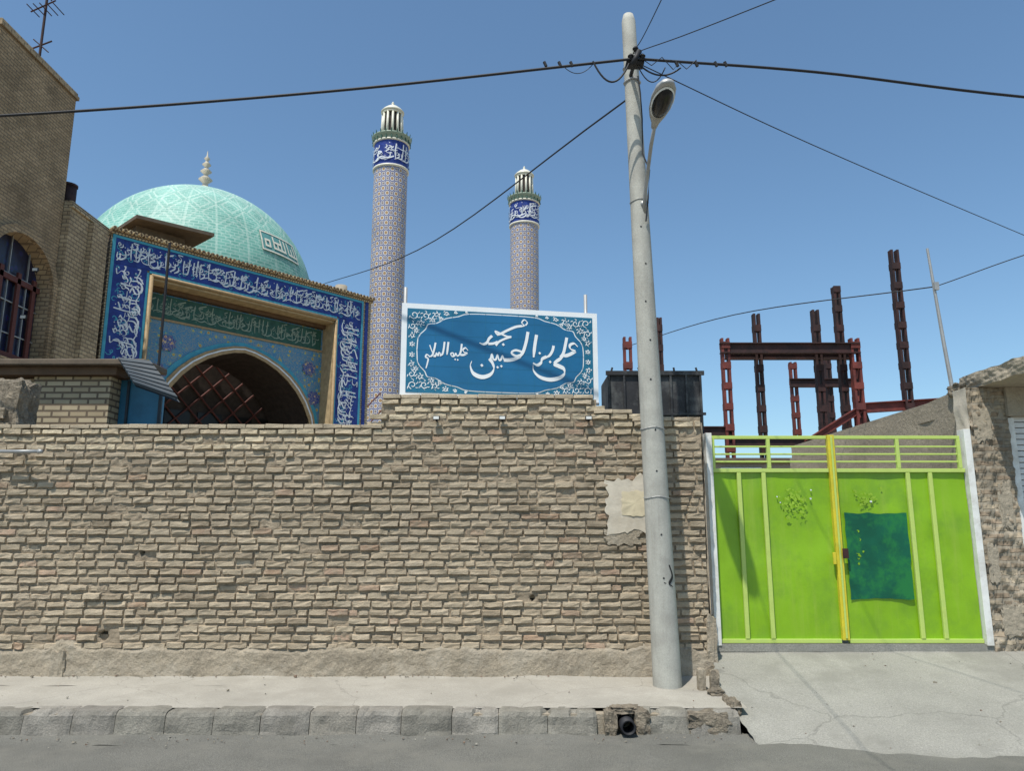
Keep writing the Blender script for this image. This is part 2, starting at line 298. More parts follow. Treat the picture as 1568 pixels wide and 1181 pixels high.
# ------------------------------------------------------------ ground, road, pavement
mk('ground',[(-400,-400,-.03),(400,-400,-.03),(400,600,-.03),(-400,600,-.03)],[(0,1,2,3)],m_ground)
mk('mosque_courtyard_ground',[(-40,8.22,.28),(4.9,8.22,.28),(4.9,70,.28),(-40,70,.28)],[(0,1,2,3)],m_ground)
def grid(name,x0,x1,y0,y1,nx,ny,fz,mat,smooth=True):
    V=[];F=[]
    for j in range(ny+1):
        for i in range(nx+1):
            x=x0+(x1-x0)*i/nx; y=y0+(y1-y0)*j/ny; r=fz(x,y); V.append(r if isinstance(r,tuple) else (x,y,r))
    for j in range(ny):
        for i in range(nx):
            a=j*(nx+1)+i; F.append((a,a+1,a+nx+2,a+nx+1))
    return mk(name,V,F,mat,None,smooth)
nz=lambda x,y,z=0:noise.noise(Vector((x,y,z)))
grid('road',-30,30,-8,6.72,240,60,lambda x,y:.0+.012*nz(x*.8,y*.8)+.004*nz(x*4,y*4),m_road)
def ss(t): t=max(0,min(1,t)); return t*t*(3-2*t)
def rampz(x,y):
    front=6.42-.28*min(1,max(0,(x-2.0)/1.2))-.25*min(1,max(0,(x-3.2)/3))+.10*nz(x*2,3)+.05*nz(x*7,1)
    t=(y-front)/(8.45-front)
    z=.50*(t if t>0 else 0)**.85 if t>0 else t*.35
    return max(z,-.06)+.008*nz(x*2,y*2)+.004*nz(x*7,y*7,2)+.004
def rampv(x,y):
    if x<1.95: x=x+.09*nz(y*3,1.5)+.03*nz(y*11,4)
    return (x,y,rampz(x,y))
grid('concrete_ramp',1.9,16,5.4,8.45,200,90,rampv,m_ramp)
box('ramp_subgrade',1.98,16,7.2,8.44,-.05,.14,m_cement)
grid('yard_ground',2.0,20,8.46,40,20,20,lambda x,y:.49,m_ground)
grid('sidewalk',-30,1.95,6.76,7.95,300,16,lambda x,y:.187+.063*(y-6.78)/1.17+.006*nz(x*2,y*2)+.004*nz(x*6,y*6),m_side)
grid('sidewalk_dust_edge',-12,1.95,7.5,7.93,260,10,lambda x,y:.222+max(0,(y-7.62+.12*nz(x*1.3,0)))*.12+.01*nz(x*5,y*5),m_side)
mb=MB(); x=-16.0
while x<1.72:
    L=U(.35,.41); dz=U(-.007,.007); dy=U(-.006,.006)
    b_=U(.82,1.12); c=tuple(q*b_ for q in random.choice([(.235,.218,.18),(.22,.20,.165),(.25,.23,.195)]))
    if .55<x<.85: c=(.40,.375,.32)
    n=14; g=.0025
    prof=[(6.60,-.03),(6.612,.03),(6.622,.09),(6.632,.150),(6.650,.180),(6.68,.190),(6.80,.192)]
    vs=[];fs=[]
    for i in range(n+1):
        xx=x+g+(L-2*g)*i/n
        for k,p in enumerate(prof):
            chip=max(0,noise.noise(Vector((xx*9,p[0]*3,7)))-.15)*.09 if k in(4,5) else 0
            en=.010 if i in(0,n) else 0
            vs.append((xx,p[0]+dy+.014*nz(xx*5,p[1]*20,1)+.006*nz(xx*25,p[1]*40,1)+chip+en,p[1]+dz+.008*nz(xx*6,p[0]*30,5)-chip-(en if k>3 else 0)))
    m=len(prof)
    for i in range(n):
        for k in range(m-1): fs.append((i*m+k,(i+1)*m+k,(i+1)*m+k+1,i*m+k+1))
    fs.append(tuple(range(m))); fs.append(tuple(range(n*m,n*m+m))[::-1])
    if not(.84<x+L*.5<1.06): mb.add(vs,fs,c)
    x+=L
mb.out('kerb',m_kerb)
box('kerb_bedding',-16,.80,6.66,6.79,-.02,.16,m_cement); box('kerb_bedding',1.06,1.72,6.66,6.79,-.02,.16,m_cement)
grid('gutter',-16,2.0,6.36,6.64,260,5,lambda x,y:-.004+.018*nz(x*2,1)+ (y-6.36)*.07+.010*nz(x*9,y*9),m_road)
e=empty('drain_pipe')
V=[];F=[];n=24
for (r,y) in [(.045,6.80),(.045,6.53),(.06,6.525),(.062,6.80)]:
    for i in range(n):
        t=2*math.pi*i/n; V.append((.93+r*math.cos(t),y,.085+r*math.sin(t)))
for k in range(3):
    for i in range(n): F.append((k*n+i,k*n+(i+1)%n,(k+1)*n+(i+1)%n,(k+1)*n+i))
mk('pipe',V,F,m_black,e,True)
mk('pipe_back',[(.93+.05*math.cos(t*math.pi/6),6.79,.085+.05*math.sin(t*math.pi/6)) for t in range(12)],[tuple(range(12))],m_black,e)
def lump(name,c,s,mat,parent=None,seed=0,amp=.3,sub=3,fr=1.6):
    bm=bmesh.new(); bmesh.ops.create_cube(bm,size=2)
    bmesh.ops.subdivide_edges(bm,edges=bm.edges[:],cuts=2**sub-1,use_grid_fill=True)
    for v in bm.verts:
        p=v.co.copy(); q=p.lerp(p.normalized()*1.25,.25)
        d=noise.fractal(p*fr+Vector((seed*7.3,seed,0)),1,2,4)*amp
        q=q*(1+d); v.co=Vector((c[0]+q.x*s[0],c[1]+q.y*s[1],c[2]+q.z*s[2]))
    me=bpy.data.meshes.new(name); bm.to_mesh(me); bm.free(); me.materials.append(mat)
    o=bpy.data.objects.new(name,me); COL.objects.link(o)
    if parent:o.parent=parent
    return o
lump('surround_left',(.80,6.70,.09),(.05,.09,.10),m_rock,e,1,amp=.15)
lump('surround_right',(1.06,6.70,.09),(.06,.09,.10),m_rock,e,2,amp=.15)
lump('surround_top',(.93,6.73,.185),(.10,.07,.025),m_rock,e,3)
lump('surround_back',(.93,6.78,.09),(.12,.03,.09),m_rock,e,3)
e=empty('broken_kerb_rubble')
lump('slab_end',(1.60,6.72,.09),(.17,.10,.09),m_rock,e,4,amp=.2)
lump('slab_chip',(1.86,6.90,.14),(.05,.12,.09),m_rock,e,5)
lump('stub',(1.72,7.36,.30),(.035,.04,.10),m_cement,e,6,amp=.15)
lump('stub_2',(1.83,7.33,.30),(.04,.03,.09),m_rock,e,7,amp=.15)
lump('chunk',(1.80,7.18,.23),(.06,.05,.03),m_rock,e,8)
mb=MB()
for i in range(420):
    side=R()
    if side<.35: x=U(-8,1.6); y=7.84-abs(random.gauss(0,.07)); z=.255
    elif side<.75: x=U(-8,1.8); y=6.55-abs(random.gauss(0,.12)); z=.012
    elif side<.83: x=U(-6,1.8); y=U(6.85,7.7); z=.197+.05*(y-6.8)
    else: x=U(1.9,7); y=U(5.8,8.1); z=rampz(x,y)+.002
    s=U(.002,.007)*(1.8 if R()<.05 else 1)
    mb.box(x-s,x+s,y-s*.8,y+s*.8,z-s*.4,z+s*.9,col=random.choice([(.3,.26,.2),(.36,.33,.27),(.2,.17,.14),(.25,.17,.12)]),j=s*.5)
mb.out('gravel',m_kerb)

# ------------------------------------------------------------ long brick wall
wall=empty('brick_wall')
WX0,WX1=-9.0,1.955
def walltop(x):
    if x<-1.42: return 2.685
    if x<-1.30: return 2.84
    if x<.88: return 3.0
    if x<1.30: return 2.84
    return 2.76
pitch=.0785; mb=MB()
pal=[(.455,.37,.258),(.43,.348,.242),(.48,.392,.275),(.41,.33,.228),(.445,.36,.25),(.39,.312,.215),(.465,.38,.27)]
red=[(.40,.285,.195),(.385,.265,.175),(.42,.295,.205)]
dkb=[(.31,.245,.168),(.335,.265,.183)]
yel=[(.51,.42,.285),(.48,.392,.265),(.54,.45,.31)]
holes=[(-4.03,.62,.07),(-3.72,1.42,.04),(.2,.98,.035)]
row=0; z=.50
FR=7.885
while z<3.05:
    x=WX0-(.11 if row%2 else 0)+U(-.03,.03)
    h0=.056
    while x<WX1-.03:
        head=R()<.12
        L=U(.095,.11) if head else U(.185,.215)
        if x+L>WX1: L=WX1-x
        if L<.04: break
        zt=walltop(x+L/2)
        h=h0+U(-.008,.006)
        if z+h<=zt+.012:
            nearTop = z>zt-.26
            r=R(); pn=nz(x*.7,z*.9,3)
            if nearTop: c=random.choice(yel) if r<.8 else random.choice(pal)
            elif r<.03+.14*max(0,pn): c=random.choice(red)
            elif r<.12: c=random.choice(dkb)
            else: c=random.choice(pal)
            dk=1-.14*ss((z-1.0)/.8)*(0 if nearTop else 1)+.14*nz(x*.5,z*.6,8)+.06*nz(x*1.6,z*2,8)
            c=tuple(min(1,k*dk*q) for k,q in zip(c,[U(.93,1.07)]*3))
            out=U(-.009,.006)
            if R()<.06: out-=.014
            if R()<.05: out+=.016
            if nearTop and zt-z<.085: out=-.016+U(-.004,.004)
            hole=False
            for hx,hz,hr in holes:
                if abs(x+L/2-hx)<hr+.04 and abs(z+h/2-hz)<hr: hole=True
            if hole or R()<.004: out+=.06
            g0=U(.003,.010); x0=x+g0; x1=x+L-g0*.5
            tl=U(-.006,.006)
            xs=[x0,x0+U(.004,.010),x0+(x1-x0)*.3,x0+(x1-x0)*.66,x1-U(.004,.010),x1]
            zs=[z,z+U(.002,.006),z+h*.5,z+h-U(.004,.010),z+h]
            vs=[];fs=[]
            sd=R()*100
            for b_,zz in enumerate(zs):
                for a_,xx in enumerate(xs):
                    edge=a_ in(0,5) or b_ in(0,4)
                    y=FR+out+ (.030 if edge else 0)+.010*nz(xx*18,zz*28,sd)
                    vs.append((xx+(.006*nz(zz*40,sd,xx*3)),y,zz+tl*(xx-x0)/L+.008*nz(xx*22,sd,zz*3)))
            for b_ in range(4):
                for a_ in range(5):
                    q=b_*6+a_; fs.append((q,q+1,q+7,q+6))
            mb.add(vs,fs,c)
        x+=L
    z+=pitch; row+=1
mb.out('bricks',m_brickattr,wall)
def mort(x0,x1,z0,z1,step,name):
    nx=int((x1-x0)/step); ny=int((z1-z0)/step); V=[];F=[]
    for j in range(ny+1):
        for i in range(nx+1):
            x=x0+(x1-x0)*i/nx; zz=z0+(z1-z0)*j/ny
            n1=nz(x*6,zz*6,1); n2=nz(x*22,zz*22,2); n3=nz(x*1.1,zz*1.3,5)
            y=FR+.018-.009*n1-.015*n2-.009*n3
            for hx,hz,hr in holes:
                d2=math.hypot(x-hx,zz-hz)
                if d2<hr*.65: y+=.10
            V.append((x,y,zz))
    for j in range(ny):
        for i in range(nx):
            a=j*(nx+1)+i; F.append((a,a+1,a+nx+2,a+nx+1))
    mk(name,V,F,m_mortar,wall,True)
mort(-7.0,WX1,.3,2.672,.014,'mortar_face')
mort(-1.36,.88,2.672,2.985,.014,'mortar_face_upper')
mort(.88,WX1,2.672,2.80,.014,'mortar_face_upper_2')
for i,(a,b,t) in enumerate([(-30,-1.37,2.66),(-1.37,.88,2.975),(.88,1.955,2.79)]):
    box('core_%d'%i,a,b,8.01,8.15,.1,t,m_pbrick,wall)
box('far_face',-30,-9.0,7.88,8.01,.2,2.66,m_pbrick,wall)
def vgrid(name,fn,nu,nv,mat,parent,smooth=True):
    V=[fn(i/nu,j/nv) for j in range(nv+1) for i in range(nu+1)]
    F=[(j*(nu+1)+i,j*(nu+1)+i+1,(j+1)*(nu+1)+i+1,(j+1)*(nu+1)+i) for j in range(nv) for i in range(nu)]
    return mk(name,V,F,mat,parent,smooth)
vgrid('end_plaster',lambda a,b:(1.955+.022*nz(a*2,b*9,3)+.01*nz(a*9,b*30,3)+.01,7.885+.27*a,.3+2.44*b),8,80,m_plaster,wall)
lump('end_plaster_base',(1.96,7.95,.55),(.05,.09,.25),m_cement,wall,11,amp=.2)
def plinth(a,b):
    x=-12+13.97*a; top=.515+.06*nz(x*1.1,2)+.035*nz(x*5,7)+.02*nz(x*14,7)
    if -4.6<x<-4.25: top+=.10*(1-abs(x+4.42)/.18)
    zz=.15+(top-.15)*b
    y=7.868-.012*nz(x*3,zz*4,1)-.010*nz(x*10,zz*10,4)-.008*nz(x*28,zz*28,4)+ (.03 if b>.93 else 0) - .03*(1-b)
    return (x,y,zz)
vgrid('cement_plinth',plinth,900,22,m_cement,wall)
lump('plinth_blob',(-4.42,7.88,.33),(.07,.05,.15),m_cement,wall,21,amp=.25)
mb=MB(); x=-9
while x<1.95:
    L=U(.19,.215)
    if x+L>1.95: break
    zt=walltop(x+L/2)
    c=tuple(q*k for q,k in zip((.47,.385,.27),[U(.85,1.05)]*3))
    mb.box(x+.003,x+L-.003,7.866+U(-.006,.006),8.17,zt-.006,zt+.034+U(-.004,.004),col=c,j=.004)
    x+=L
mb.out('coping_bricks',m_brickattr,wall,bevel=.005)
def patch(x0,x1,z0,z1,y,mat,name,sd=0,am=.05):
    n=60; cx,cz=(x0+x1)/2,(z0+z1)/2
    V=[(cx,y,cz)]
    for i in range(n):
        t=2*math.pi*i/n; c,s=math.cos(t),math.sin(t); m=1/max(abs(c),abs(s))
        m*=.96+am*nz(c*3,s*3,sd)*2+am*.7*nz(c*14,s*14,sd)
        V.append((cx+c*m*(x1-x0)/2,y+.006*nz(c*2,s*2,sd),cz+s*m*(z1-z0)/2))
    for i in range(n): V.append((V[i+1][0],y+.04,V[i+1][2]))
    F=[(0,i+1,(i+1)%n+1) for i in range(n)]+[(i+1,n+1+i,n+1+(i+1)%n,(i+1)%n+1) for i in range(n)]
    return mk(name,V,F,mat,wall)
patch(.95,1.42,1.62,2.17,7.866,m_plaster,'plaster_patch',3,.16)
patch(1.11,1.38,1.78,2.04,7.860,m_plasty,'plaster_patch_inner',5,.06)
patch(.93,1.28,1.50,1.66,7.872,m_cement,'cement_patch_low',8,.2)

def wlamp(x,y,z,s=.035):
    e=empty('wall_floodlight'); mb=MB()
    mb.box(x-s,x+s,y-.045,y-.01,z,z+s*1.2); mb.box(x-s*.3,x+s*.3,y-.01,y+.03,z-.01,z+s*.6); mb.out('housing',m_black,e,bevel=.004)
    mb=MB(); mb.box(x-s*.8,x+s*.8,y-.05,y-.046,z+.006,z+s); mb.out('lens',m_white,e)
wlamp(-.78,7.86,2.76); wlamp(-.10,7.86,2.76); wlamp(.79,7.86,2.76)
e=empty('tube_lamp')
mb=MB(); mb.seg((-5.2,7.78,2.43),(-4.78,7.74,2.425),.018,.018,12); mb.seg((-4.78,7.74,2.425),(-4.74,7.737,2.424),.026,.018,12); mb.seg((-5.0,7.78,2.43),(-5.0,7.9,2.40),.012); mb.out('tube',m_galv,e,True)

# ------------------------------------------------------------ utility pole, street lamp, cables
pole=empty('utility_pole')
pz=[.15,1.0,2,3,4,5,6,6.6,7.12,7.20]; V=[];F=[];n=40
def pc(z): return 1.44-.165*(z-.15)/7.05
def pr(z): return .134-.060*(z-.15)/7.05
for k,z in enumerate(pz):
    r=pr(z); cx=pc(z)
    if z==7.20: r*=.75
    for i in range(n):
        a=2*math.pi*i/n; V.append((cx+r*math.cos(a),7.5+r*math.sin(a),z))
for k in range(len(pz)-1):
    for i in range(n): F.append((k*n+i,k*n+(i+1)%n,(k+1)*n+(i+1)%n,(k+1)*n+i))
F.append(tuple(range((len(pz)-1)*n,len(pz)*n)))
mk('shaft',V,F,m_pole,pole,True)
mb=MB()
for z in [6.55,6.38,2.62,1.95,5.0]: mb.tube([(pc(z)+(pr(z)+.004)*math.cos(a*.3),7.5+(pr(z)+.004)*math.sin(a*.3),z+.008*math.sin(a*.9)) for a in range(22)],.004 if z<6 else .012,6)
mb.out('straps',m_galv,pole)
mb=MB()
for i,z in enumerate([1.2,1.6,2.2,2.6,3.1,3.5,3.9,4.3,4.7]):
    a=-1.57+.15*math.sin(i*3); mb.seg((pc(z)+pr(z)*.9*math.cos(a),7.5+pr(z)*.9*math.sin(a),z),(pc(z)+(pr(z)+.003)*math.cos(a),7.5+(pr(z)+.003)*math.sin(a),z),.009)
mb.out('bolt_holes',m_black,pole)
P=Pen(lambda u,v,o:(pc(v)+(pr(v)+.003+o)*math.sin(u/.12),7.5-(pr(v)+.003+o)*math.cos(u/.12),v))
P.stroke([(.06,1.32),(.09,1.22),(.05,1.15),(.09,1.12)],.014); P.stroke([(.0,1.16),(.07,1.13)],.008)
P.mb.out('paint_mark',m_black,pole)
SH_=(-.02,-.15,-.095)
mb=MB()
mb.box(1.20,1.38,7.26,7.38,6.46,6.50); mb.seg((1.29,7.60,6.52),(1.29,7.22,6.50),.02)
mb.seg((1.25,7.24,6.42),(1.33,7.24,6.58),.028)
for a in [(1.24,7.25,6.50),(1.36,7.25,6.50),(1.30,7.3,6.62)]:
    mb.seg(a,(a[0],a[1],a[2]+.05),.022,.014); mb.seg((a[0],a[1],a[2]+.02),(a[0],a[1],a[2]+.03),.032)
mb.shift(SH_); mb.out('insulators',m_black,pole,True)
mb=MB()
def arc(p,q,s,n=14): 
    p=Vector(p);q=Vector(q); return [p.lerp(q,i/n)+Vector((0,0,-4*s*(i/n)*(1-i/n))) for i in range(n+1)]
mb.tube(arc((.85,7.24,6.46),(1.22,7.25,6.44),.22),.010); mb.tube(arc((1.3,7.3,6.5),(1.75,7.26,6.40),.12),.009)
mb.tube(arc((1.3,7.3,6.5),(1.60,7.3,6.43),.20),.006); mb.tube(arc((.55,7.24,6.40),(.85,7.26,6.44),.09),.004)
mb.tube([(1.36,7.26,6.5),(1.45,7.25,6.42),(1.55,7.2,6.48),(1.66,7.2,6.34),(1.72,7.2,6.42),(1.80,7.22,6.36),(1.9,7.2,6.45)],.005)
for t in [.35,.5,.62,1.7,1.9,2.1,2.2]: mb.seg((t,7.25,6.46),(t+.02,7.25,6.41),.016)
mb.shift(SH_)
mb.tube([(1.34,7.40,6.40),(1.36,7.40,6.2),(1.37,7.40,5.9),(1.36,7.39,5.5),(1.42,7.36,5.3),(1.40,7.38,5.0),(1.37,7.39,4.75)],.008)
mb.out('jumper_wires',m_black,pole)
lamp=empty('street_lamp')
mb=MB(); mb.tube([(1.36,7.43,4.85),(1.365,7.38,5.00),(1.37,7.2,5.20),(1.375,7.0,5.38),(1.38,6.78,5.50)],.019,10)
mb.seg((1.36,7.40,4.95),(1.33,7.5,4.95),.035); mb.out('arm',m_galv,lamp,True)
A=Vector((1.378,6.82,5.49)); B=Vector((1.395,6.20,5.58)); d=(B-A).normalized(); sd=d.cross(Vector((0,0,1))).normalized(); up=sd.cross(d)
def shell(prof,mat,name,sm=True):
    V=[];F=[];n=24
    for t,w,hu,hd in prof:
        for i in range(n):
            a=2*math.pi*i/n; c,s=math.cos(a),math.sin(a); h=hu if s>0 else hd
            V.append(A+d*t+sd*w*c+up*h*s)
    for k in range(len(prof)-1):
        for i in range(n): F.append((k*n+i,k*n+(i+1)%n,(k+1)*n+(i+1)%n,(k+1)*n+i))
    F.append(tuple(range(n))[::-1]); F.append(tuple(range((len(prof)-1)*n,len(prof)*n)))
    mk(name,V,F,mat,lamp,sm)
shell([(-.02,.028,.03,.03),(.05,.04,.045,.03),(.14,.075,.08,.03),(.25,.102,.10,.03),(.40,.110,.10,.03),(.52,.095,.08,.03),(.60,.06,.045,.02),(.62,.02,.015,.01)],m_galv,'housing')
shell([(.17,.03,.01,.034),(.20,.062,.01,.05),(.27,.084,.01,.07),(.40,.09,.01,.075),(.50,.074,.01,.065),(.56,.045,.01,.04)],m_glass,'lens')
V=[];F=[];n=28
for rr,oo in [(.106,-.028),(.098,-.040)]:
    for i in range(n):
        a=2*math.pi*i/n; V.append(A+d*(.36+.215*(rr/.106)*math.cos(a))+sd*rr*math.sin(a)*.98+up*oo)
for i in range(n): F.append((i,(i+1)%n,n+(i+1)%n,n+i))
mk('lens_rim',V,F,m_white,lamp)
def smooth3(pts,k=8):
    P=[Vector(p) for p in pts]
    if len(P)<3: return P
    P=[2*P[0]-P[1]]+P+[2*P[-1]-P[-2]]; out=[]
    for i in range(1,len(P)-2):
        for j in range(k):
            t=j/k; a,b,c,dd=P[i-1],P[i],P[i+1],P[i+2]
            out.append(.5*((2*b)+(c-a)*t+(2*a-5*b+4*c-dd)*t*t+(3*b-a-3*c+dd)*t**3))
    out.append(P[-2]); return out
def cable(name,pts,r):
    mb=MB(); P=smooth3(pts); mb.tube(P,r,6); return mb.out(name,m_black)
cable('overhead_cable',[(-16,7.1,5.6),(-9,7.1,5.59),(-5.18,7.1,5.76),(-1.89,7.1,6.03),(1.24,7.1,6.40)],.014)
cable('overhead_cable',[(1.30,7.1,6.40),(3.11,7.1,6.25),(5.2,7.1,5.97),(9,7.1,5.6),(16,7.1,5.4)],.014)
cable('service_wire',[(1.3,7.42,6.68),(2.28,6.0,6.22),(6.2,0,4.35)],.005)
cable('service_wire',[(1.3,7.42,6.68),(1.31,6.0,6.22),(1.35,0,4.6)],.005)
cable('service_wire',[(1.4,7.5,6.6),(3.91,9.1,6.50),(8.47,12,6.47),(15.5,16.5,6.5)],.006)
cable('service_wire',[(1.25,7.5,6.2),(-1.87,14.45,7.15),(-6.35,24.4,9.75)],.010)
cable('service_wire',[(5.47,9.5,4.75),(3.6,12,5.1),(2.9,18,6.1)],.008)
cable('service_wire',[(5.47,9.5,4.75),(6.6,8.5,5.0),(9,6.5,5.3)],.006)

# ------------------------------------------------------------ mosque name sign
sign=empty('mosque_sign')
S0=Vector((-1.19,8.00)); S1=Vector((.965,8.42)); sdv=(S1-S0); SW=sdv.length; sdv.normalize(); sn=Vector((sdv.y,-sdv.x))
SZ=3.035; SH=1.035
def sm(u,v,o=0):
    p=S0+sdv*(u/300*SW)+sn*o; return (p.x,p.y,SZ+v/144*SH)
def spanel(name,u0,u1,v0,v1,o0,o1,mat):
    V=[sm(u,v,o) for u in(u0,u1) for o in(o0,o1) for v in(v0,v1)]
    mk(name,V,[(0,1,3,2),(4,6,7,5),(0,4,5,1),(2,3,7,6),(0,2,6,4),(1,5,7,3)],mat,sign)
spanel('board',0,300,0,144,-.03,0,m_signw)
spanel('border_panel',8,292,7,136,.0,.004,m_signteal)
ct=[(24,72),(26,92),(36,104),(40,112),(52,114),(66,122),(84,126),(100,131),(150,132),(200,131),(216,126),(234,122),(248,114),(260,112),(264,104),(274,92),(276,72)]
ct=ct+[(x,144-y) for x,y in ct[::-1][1:-1]]
ctS=[ (p.x,p.y) for p in smooth(ct+[ct[0]],3)][:-1]
def fan(name,pts,o,mat):
    V=[sm(150,72,o)]+[sm(x,y,o) for x,y in pts]; n=len(pts)
    mk(name,V,[(0,i+1,(i+1)%n+1) for i in range(n)],mat,sign)
fan('cartouche_outline',[(150+(x-150)*1.012,72+(y-72)*1.022) for x,y in ctS],.006,m_signw)
fan('cartouche',ctS,.008,m_signblue)
# nastaliq lettering: masjed / ali bin al-hosayn / alayhe-s-salam, cut from white tile
P=Pen(lambda u,v,o:sm(152+(u-150)*.95,68+(v-66)*1.0,.010+o),step=.0003)
def S(pts,w,**k): P.stroke(pts,w*.98,k=7,**k)
def Dt(x,y,r): P.dot(x,y,r*1.05)
S([(186,116),(189,121),(184,125),(180,120),(184,116),(178,114)],1.2,taper=0,thin=.5)
S([(180,115),(170,113),(157,107),(146,101),(140,99)],2.0,ang=2.0,taper=.1)
S([(140,99),(137,104),(146,101),(156,97),(163,97)],1.8,ang=1.9,taper=.2,thin=.35)
S([(163,97),(152,93),(143,88),(138,82)],1.8,ang=2.4,taper=.0)
S([(141,88),(134,85),(126,84)],2.0,ang=1.5,taper=0)
S([(132,97),(127,92),(124,86),(118,83),(112,85)],2.2,ang=2.3,taper=.4)
Dt(150,84,2.4)
S([(272,86),(266,91),(259,88),(260,82),(268,79)],2.3,ang=2.4,taper=0,thin=.3)
S([(268,79),(260,74),(252,71),(246,72)],2.8,ang=1.9,taper=0)
S([(254,100),(251,86),(248,75),(243,68)],2.4,ang=2.9,taper=0,thin=.3)
S([(248,72),(243,66),(236,61),(233,57),(240,54),(248,50),(249,42),(240,35),(224,32),(208,36),(199,45),(198,54)],3.3,ang=1.45,taper=.6,thin=.22)
S([(232,86),(230,78),(225,70),(219,67)],2.2,ang=2.8,taper=0,thin=.35)
S([(220,68),(213,64),(211,58),(205,54),(198,57)],2.5,ang=1.9,taper=.4); Dt(226,60,2.3); Dt(209,73,2.2)
S([(204,102),(201,84),(199,66)],2.6,ang=2.9,taper=.5)
S([(190,106),(187,90),(182,74),(176,66)],2.5,ang=2.85,taper=0,thin=.3)
S([(178,69),(170,67),(163,72),(170,76),(180,74)],1.9,ang=1.4,taper=.2,thin=.4)
S([(178,67),(168,62),(158,60),(151,60)],2.8,ang=1.6,taper=0)
S([(151,60),(149,66),(146,60),(143,60),(141,67),(138,60),(134,60)],1.7,ang=2.0,taper=0,thin=.55)
S([(134,60),(132,68),(130,61),(128,61)],1.7,taper=0,thin=.55)
S([(128,61),(133,54),(135,45),(129,36),(116,32),(103,37),(98,48),(100,56)],3.3,ang=1.45,taper=.6,thin=.22)
Dt(116,50,2.5); Dt(141,48,2.1); Dt(147,50,2.1)
S([(94,72),(90,76),(86,73),(88,69),(93,68)],1.4,taper=0,thin=.4); S([(93,68),(87,65),(82,65)],1.7,ang=1.6,taper=0)
S([(84,82),(83,72),(81,65)],1.5,ang=2.9,taper=0,thin=.4); S([(81,65),(77,63),(75,67),(73,63),(69,62),(67,66),(71,67),(71,61)],1.2,taper=0,thin=.5)
Dt(78,57,1.5); Dt(74,57.5,1.5)
S([(63,84),(62,74),(61,64)],1.6,ang=2.9); S([(57,84),(56,74),(54,65),(50,62)],1.5,ang=2.9,taper=0,thin=.4)
S([(52,63),(49,67),(47,62),(45,66),(43,61),(40,61)],1.3,taper=0,thin=.55); S([(43,82),(41,71),(38,62),(33,60)],1.5,ang=2.8,taper=0,thin=.4); S([(34,78),(38,68),(42,62)],1.4,taper=0,thin=.4)
S([(35,60),(30,63),(28,59),(32,57),(31,50),(29,42)],1.4,taper=.3,thin=.5)
P.mb.out('lettering',m_signw,sign)
P=Pen(lambda u,v,o:sm(u,v,.006+o),step=.0003)
def inside_ct(x,y):
    c=False; n=len(ctS)
    for i in range(n):
        x1,y1=ctS[i]; x2,y2=ctS[(i+1)%n]
        if (y1>y)!=(y2>y) and x<(x2-x1)*(y-y1)/(y2-y1)+x1: c=not c
    return c
rr=random.Random(5)
def spiral(x,y,r,a0,dr,sg):
    return [(x+r*(1-t*.75)*math.cos(a0+sg*dr*t),y+r*(1-t*.75)*math.sin(a0+sg*dr*t)) for t in [i/8 for i in range(9)]]
centres=[(18,126,8),(35,125,7),(51,127,5.5),(16,109,6.5),(28,113,5),(15,94,4.5),(66,131,4),(80,133,2.6),(16,80,3.5),(96,134.5,1.8),(45,119,4),(22,101,3.5),(58,121,3)]
for (x,y,r) in centres:
    for fx in(0,1):
        for fy in(0,1):
            X=300-x if fx else x; Y=144-y if fy else y
            s=(-1)**(fx+fy)
            P.stroke(spiral(X,Y,r*.8,rr.uniform(0,6),7,s),.65,taper=.2,thin=.8,k=3)
            for k in range(6):
                a=k*1.047+.4; lx,ly=X+r*.95*math.cos(a),Y+r*.95*math.sin(a)
                tx,ty=X+r*1.2*math.cos(a+.3),Y+r*1.2*math.sin(a+.3)
                if 10<tx<290 and 9<ty<134 and not inside_ct(lx,ly): P.stroke([(X+r*.7*math.cos(a),Y+r*.7*math.sin(a)),(lx+.5,ly+.5),(tx,ty)],.7,k=3)
P.mb.out('arabesque',m_signw,sign)
mb=MB()
for i in range(1,12): mb.add([sm(i*25-.2,7,.0093),sm(i*25+.2,7,.0093),sm(i*25+.2,136,.0093),sm(i*25-.2,136,.0093)],[(0,1,2,3)])
for i in range(1,6): mb.add([sm(8,i*24-.2,.0094),sm(292,i*24-.2,.0094),sm(292,i*24+.2,.0094),sm(8,i*24+.2,.0094)],[(0,1,2,3)])
mb.out('tile_joints',m_signteal,sign)
mb=MB()
a=sm(5,0,-.05); mb.seg((a[0],a[1],2.6),(a[0],a[1],4.26),.020,.020,12); a=sm(284,0,-.05); mb.seg((a[0],a[1],2.6),(a[0],a[1],4.30),.020,.020,12)
mb.out('posts',m_galv,sign,True)
mb=MB(); a=sm(0,-2,0); b=sm(300,-2,0)
mb.seg((a[0],a[1],3.03),(b[0],b[1],3.03),.018); mb.seg((sm(0,1,-.05)[0],sm(0,1,-.05)[1],3.12),(sm(300,0,-.05)[0],sm(300,0,-.05)[1],3.12),.018)
mb.out('frame_rail',m_galv,sign)

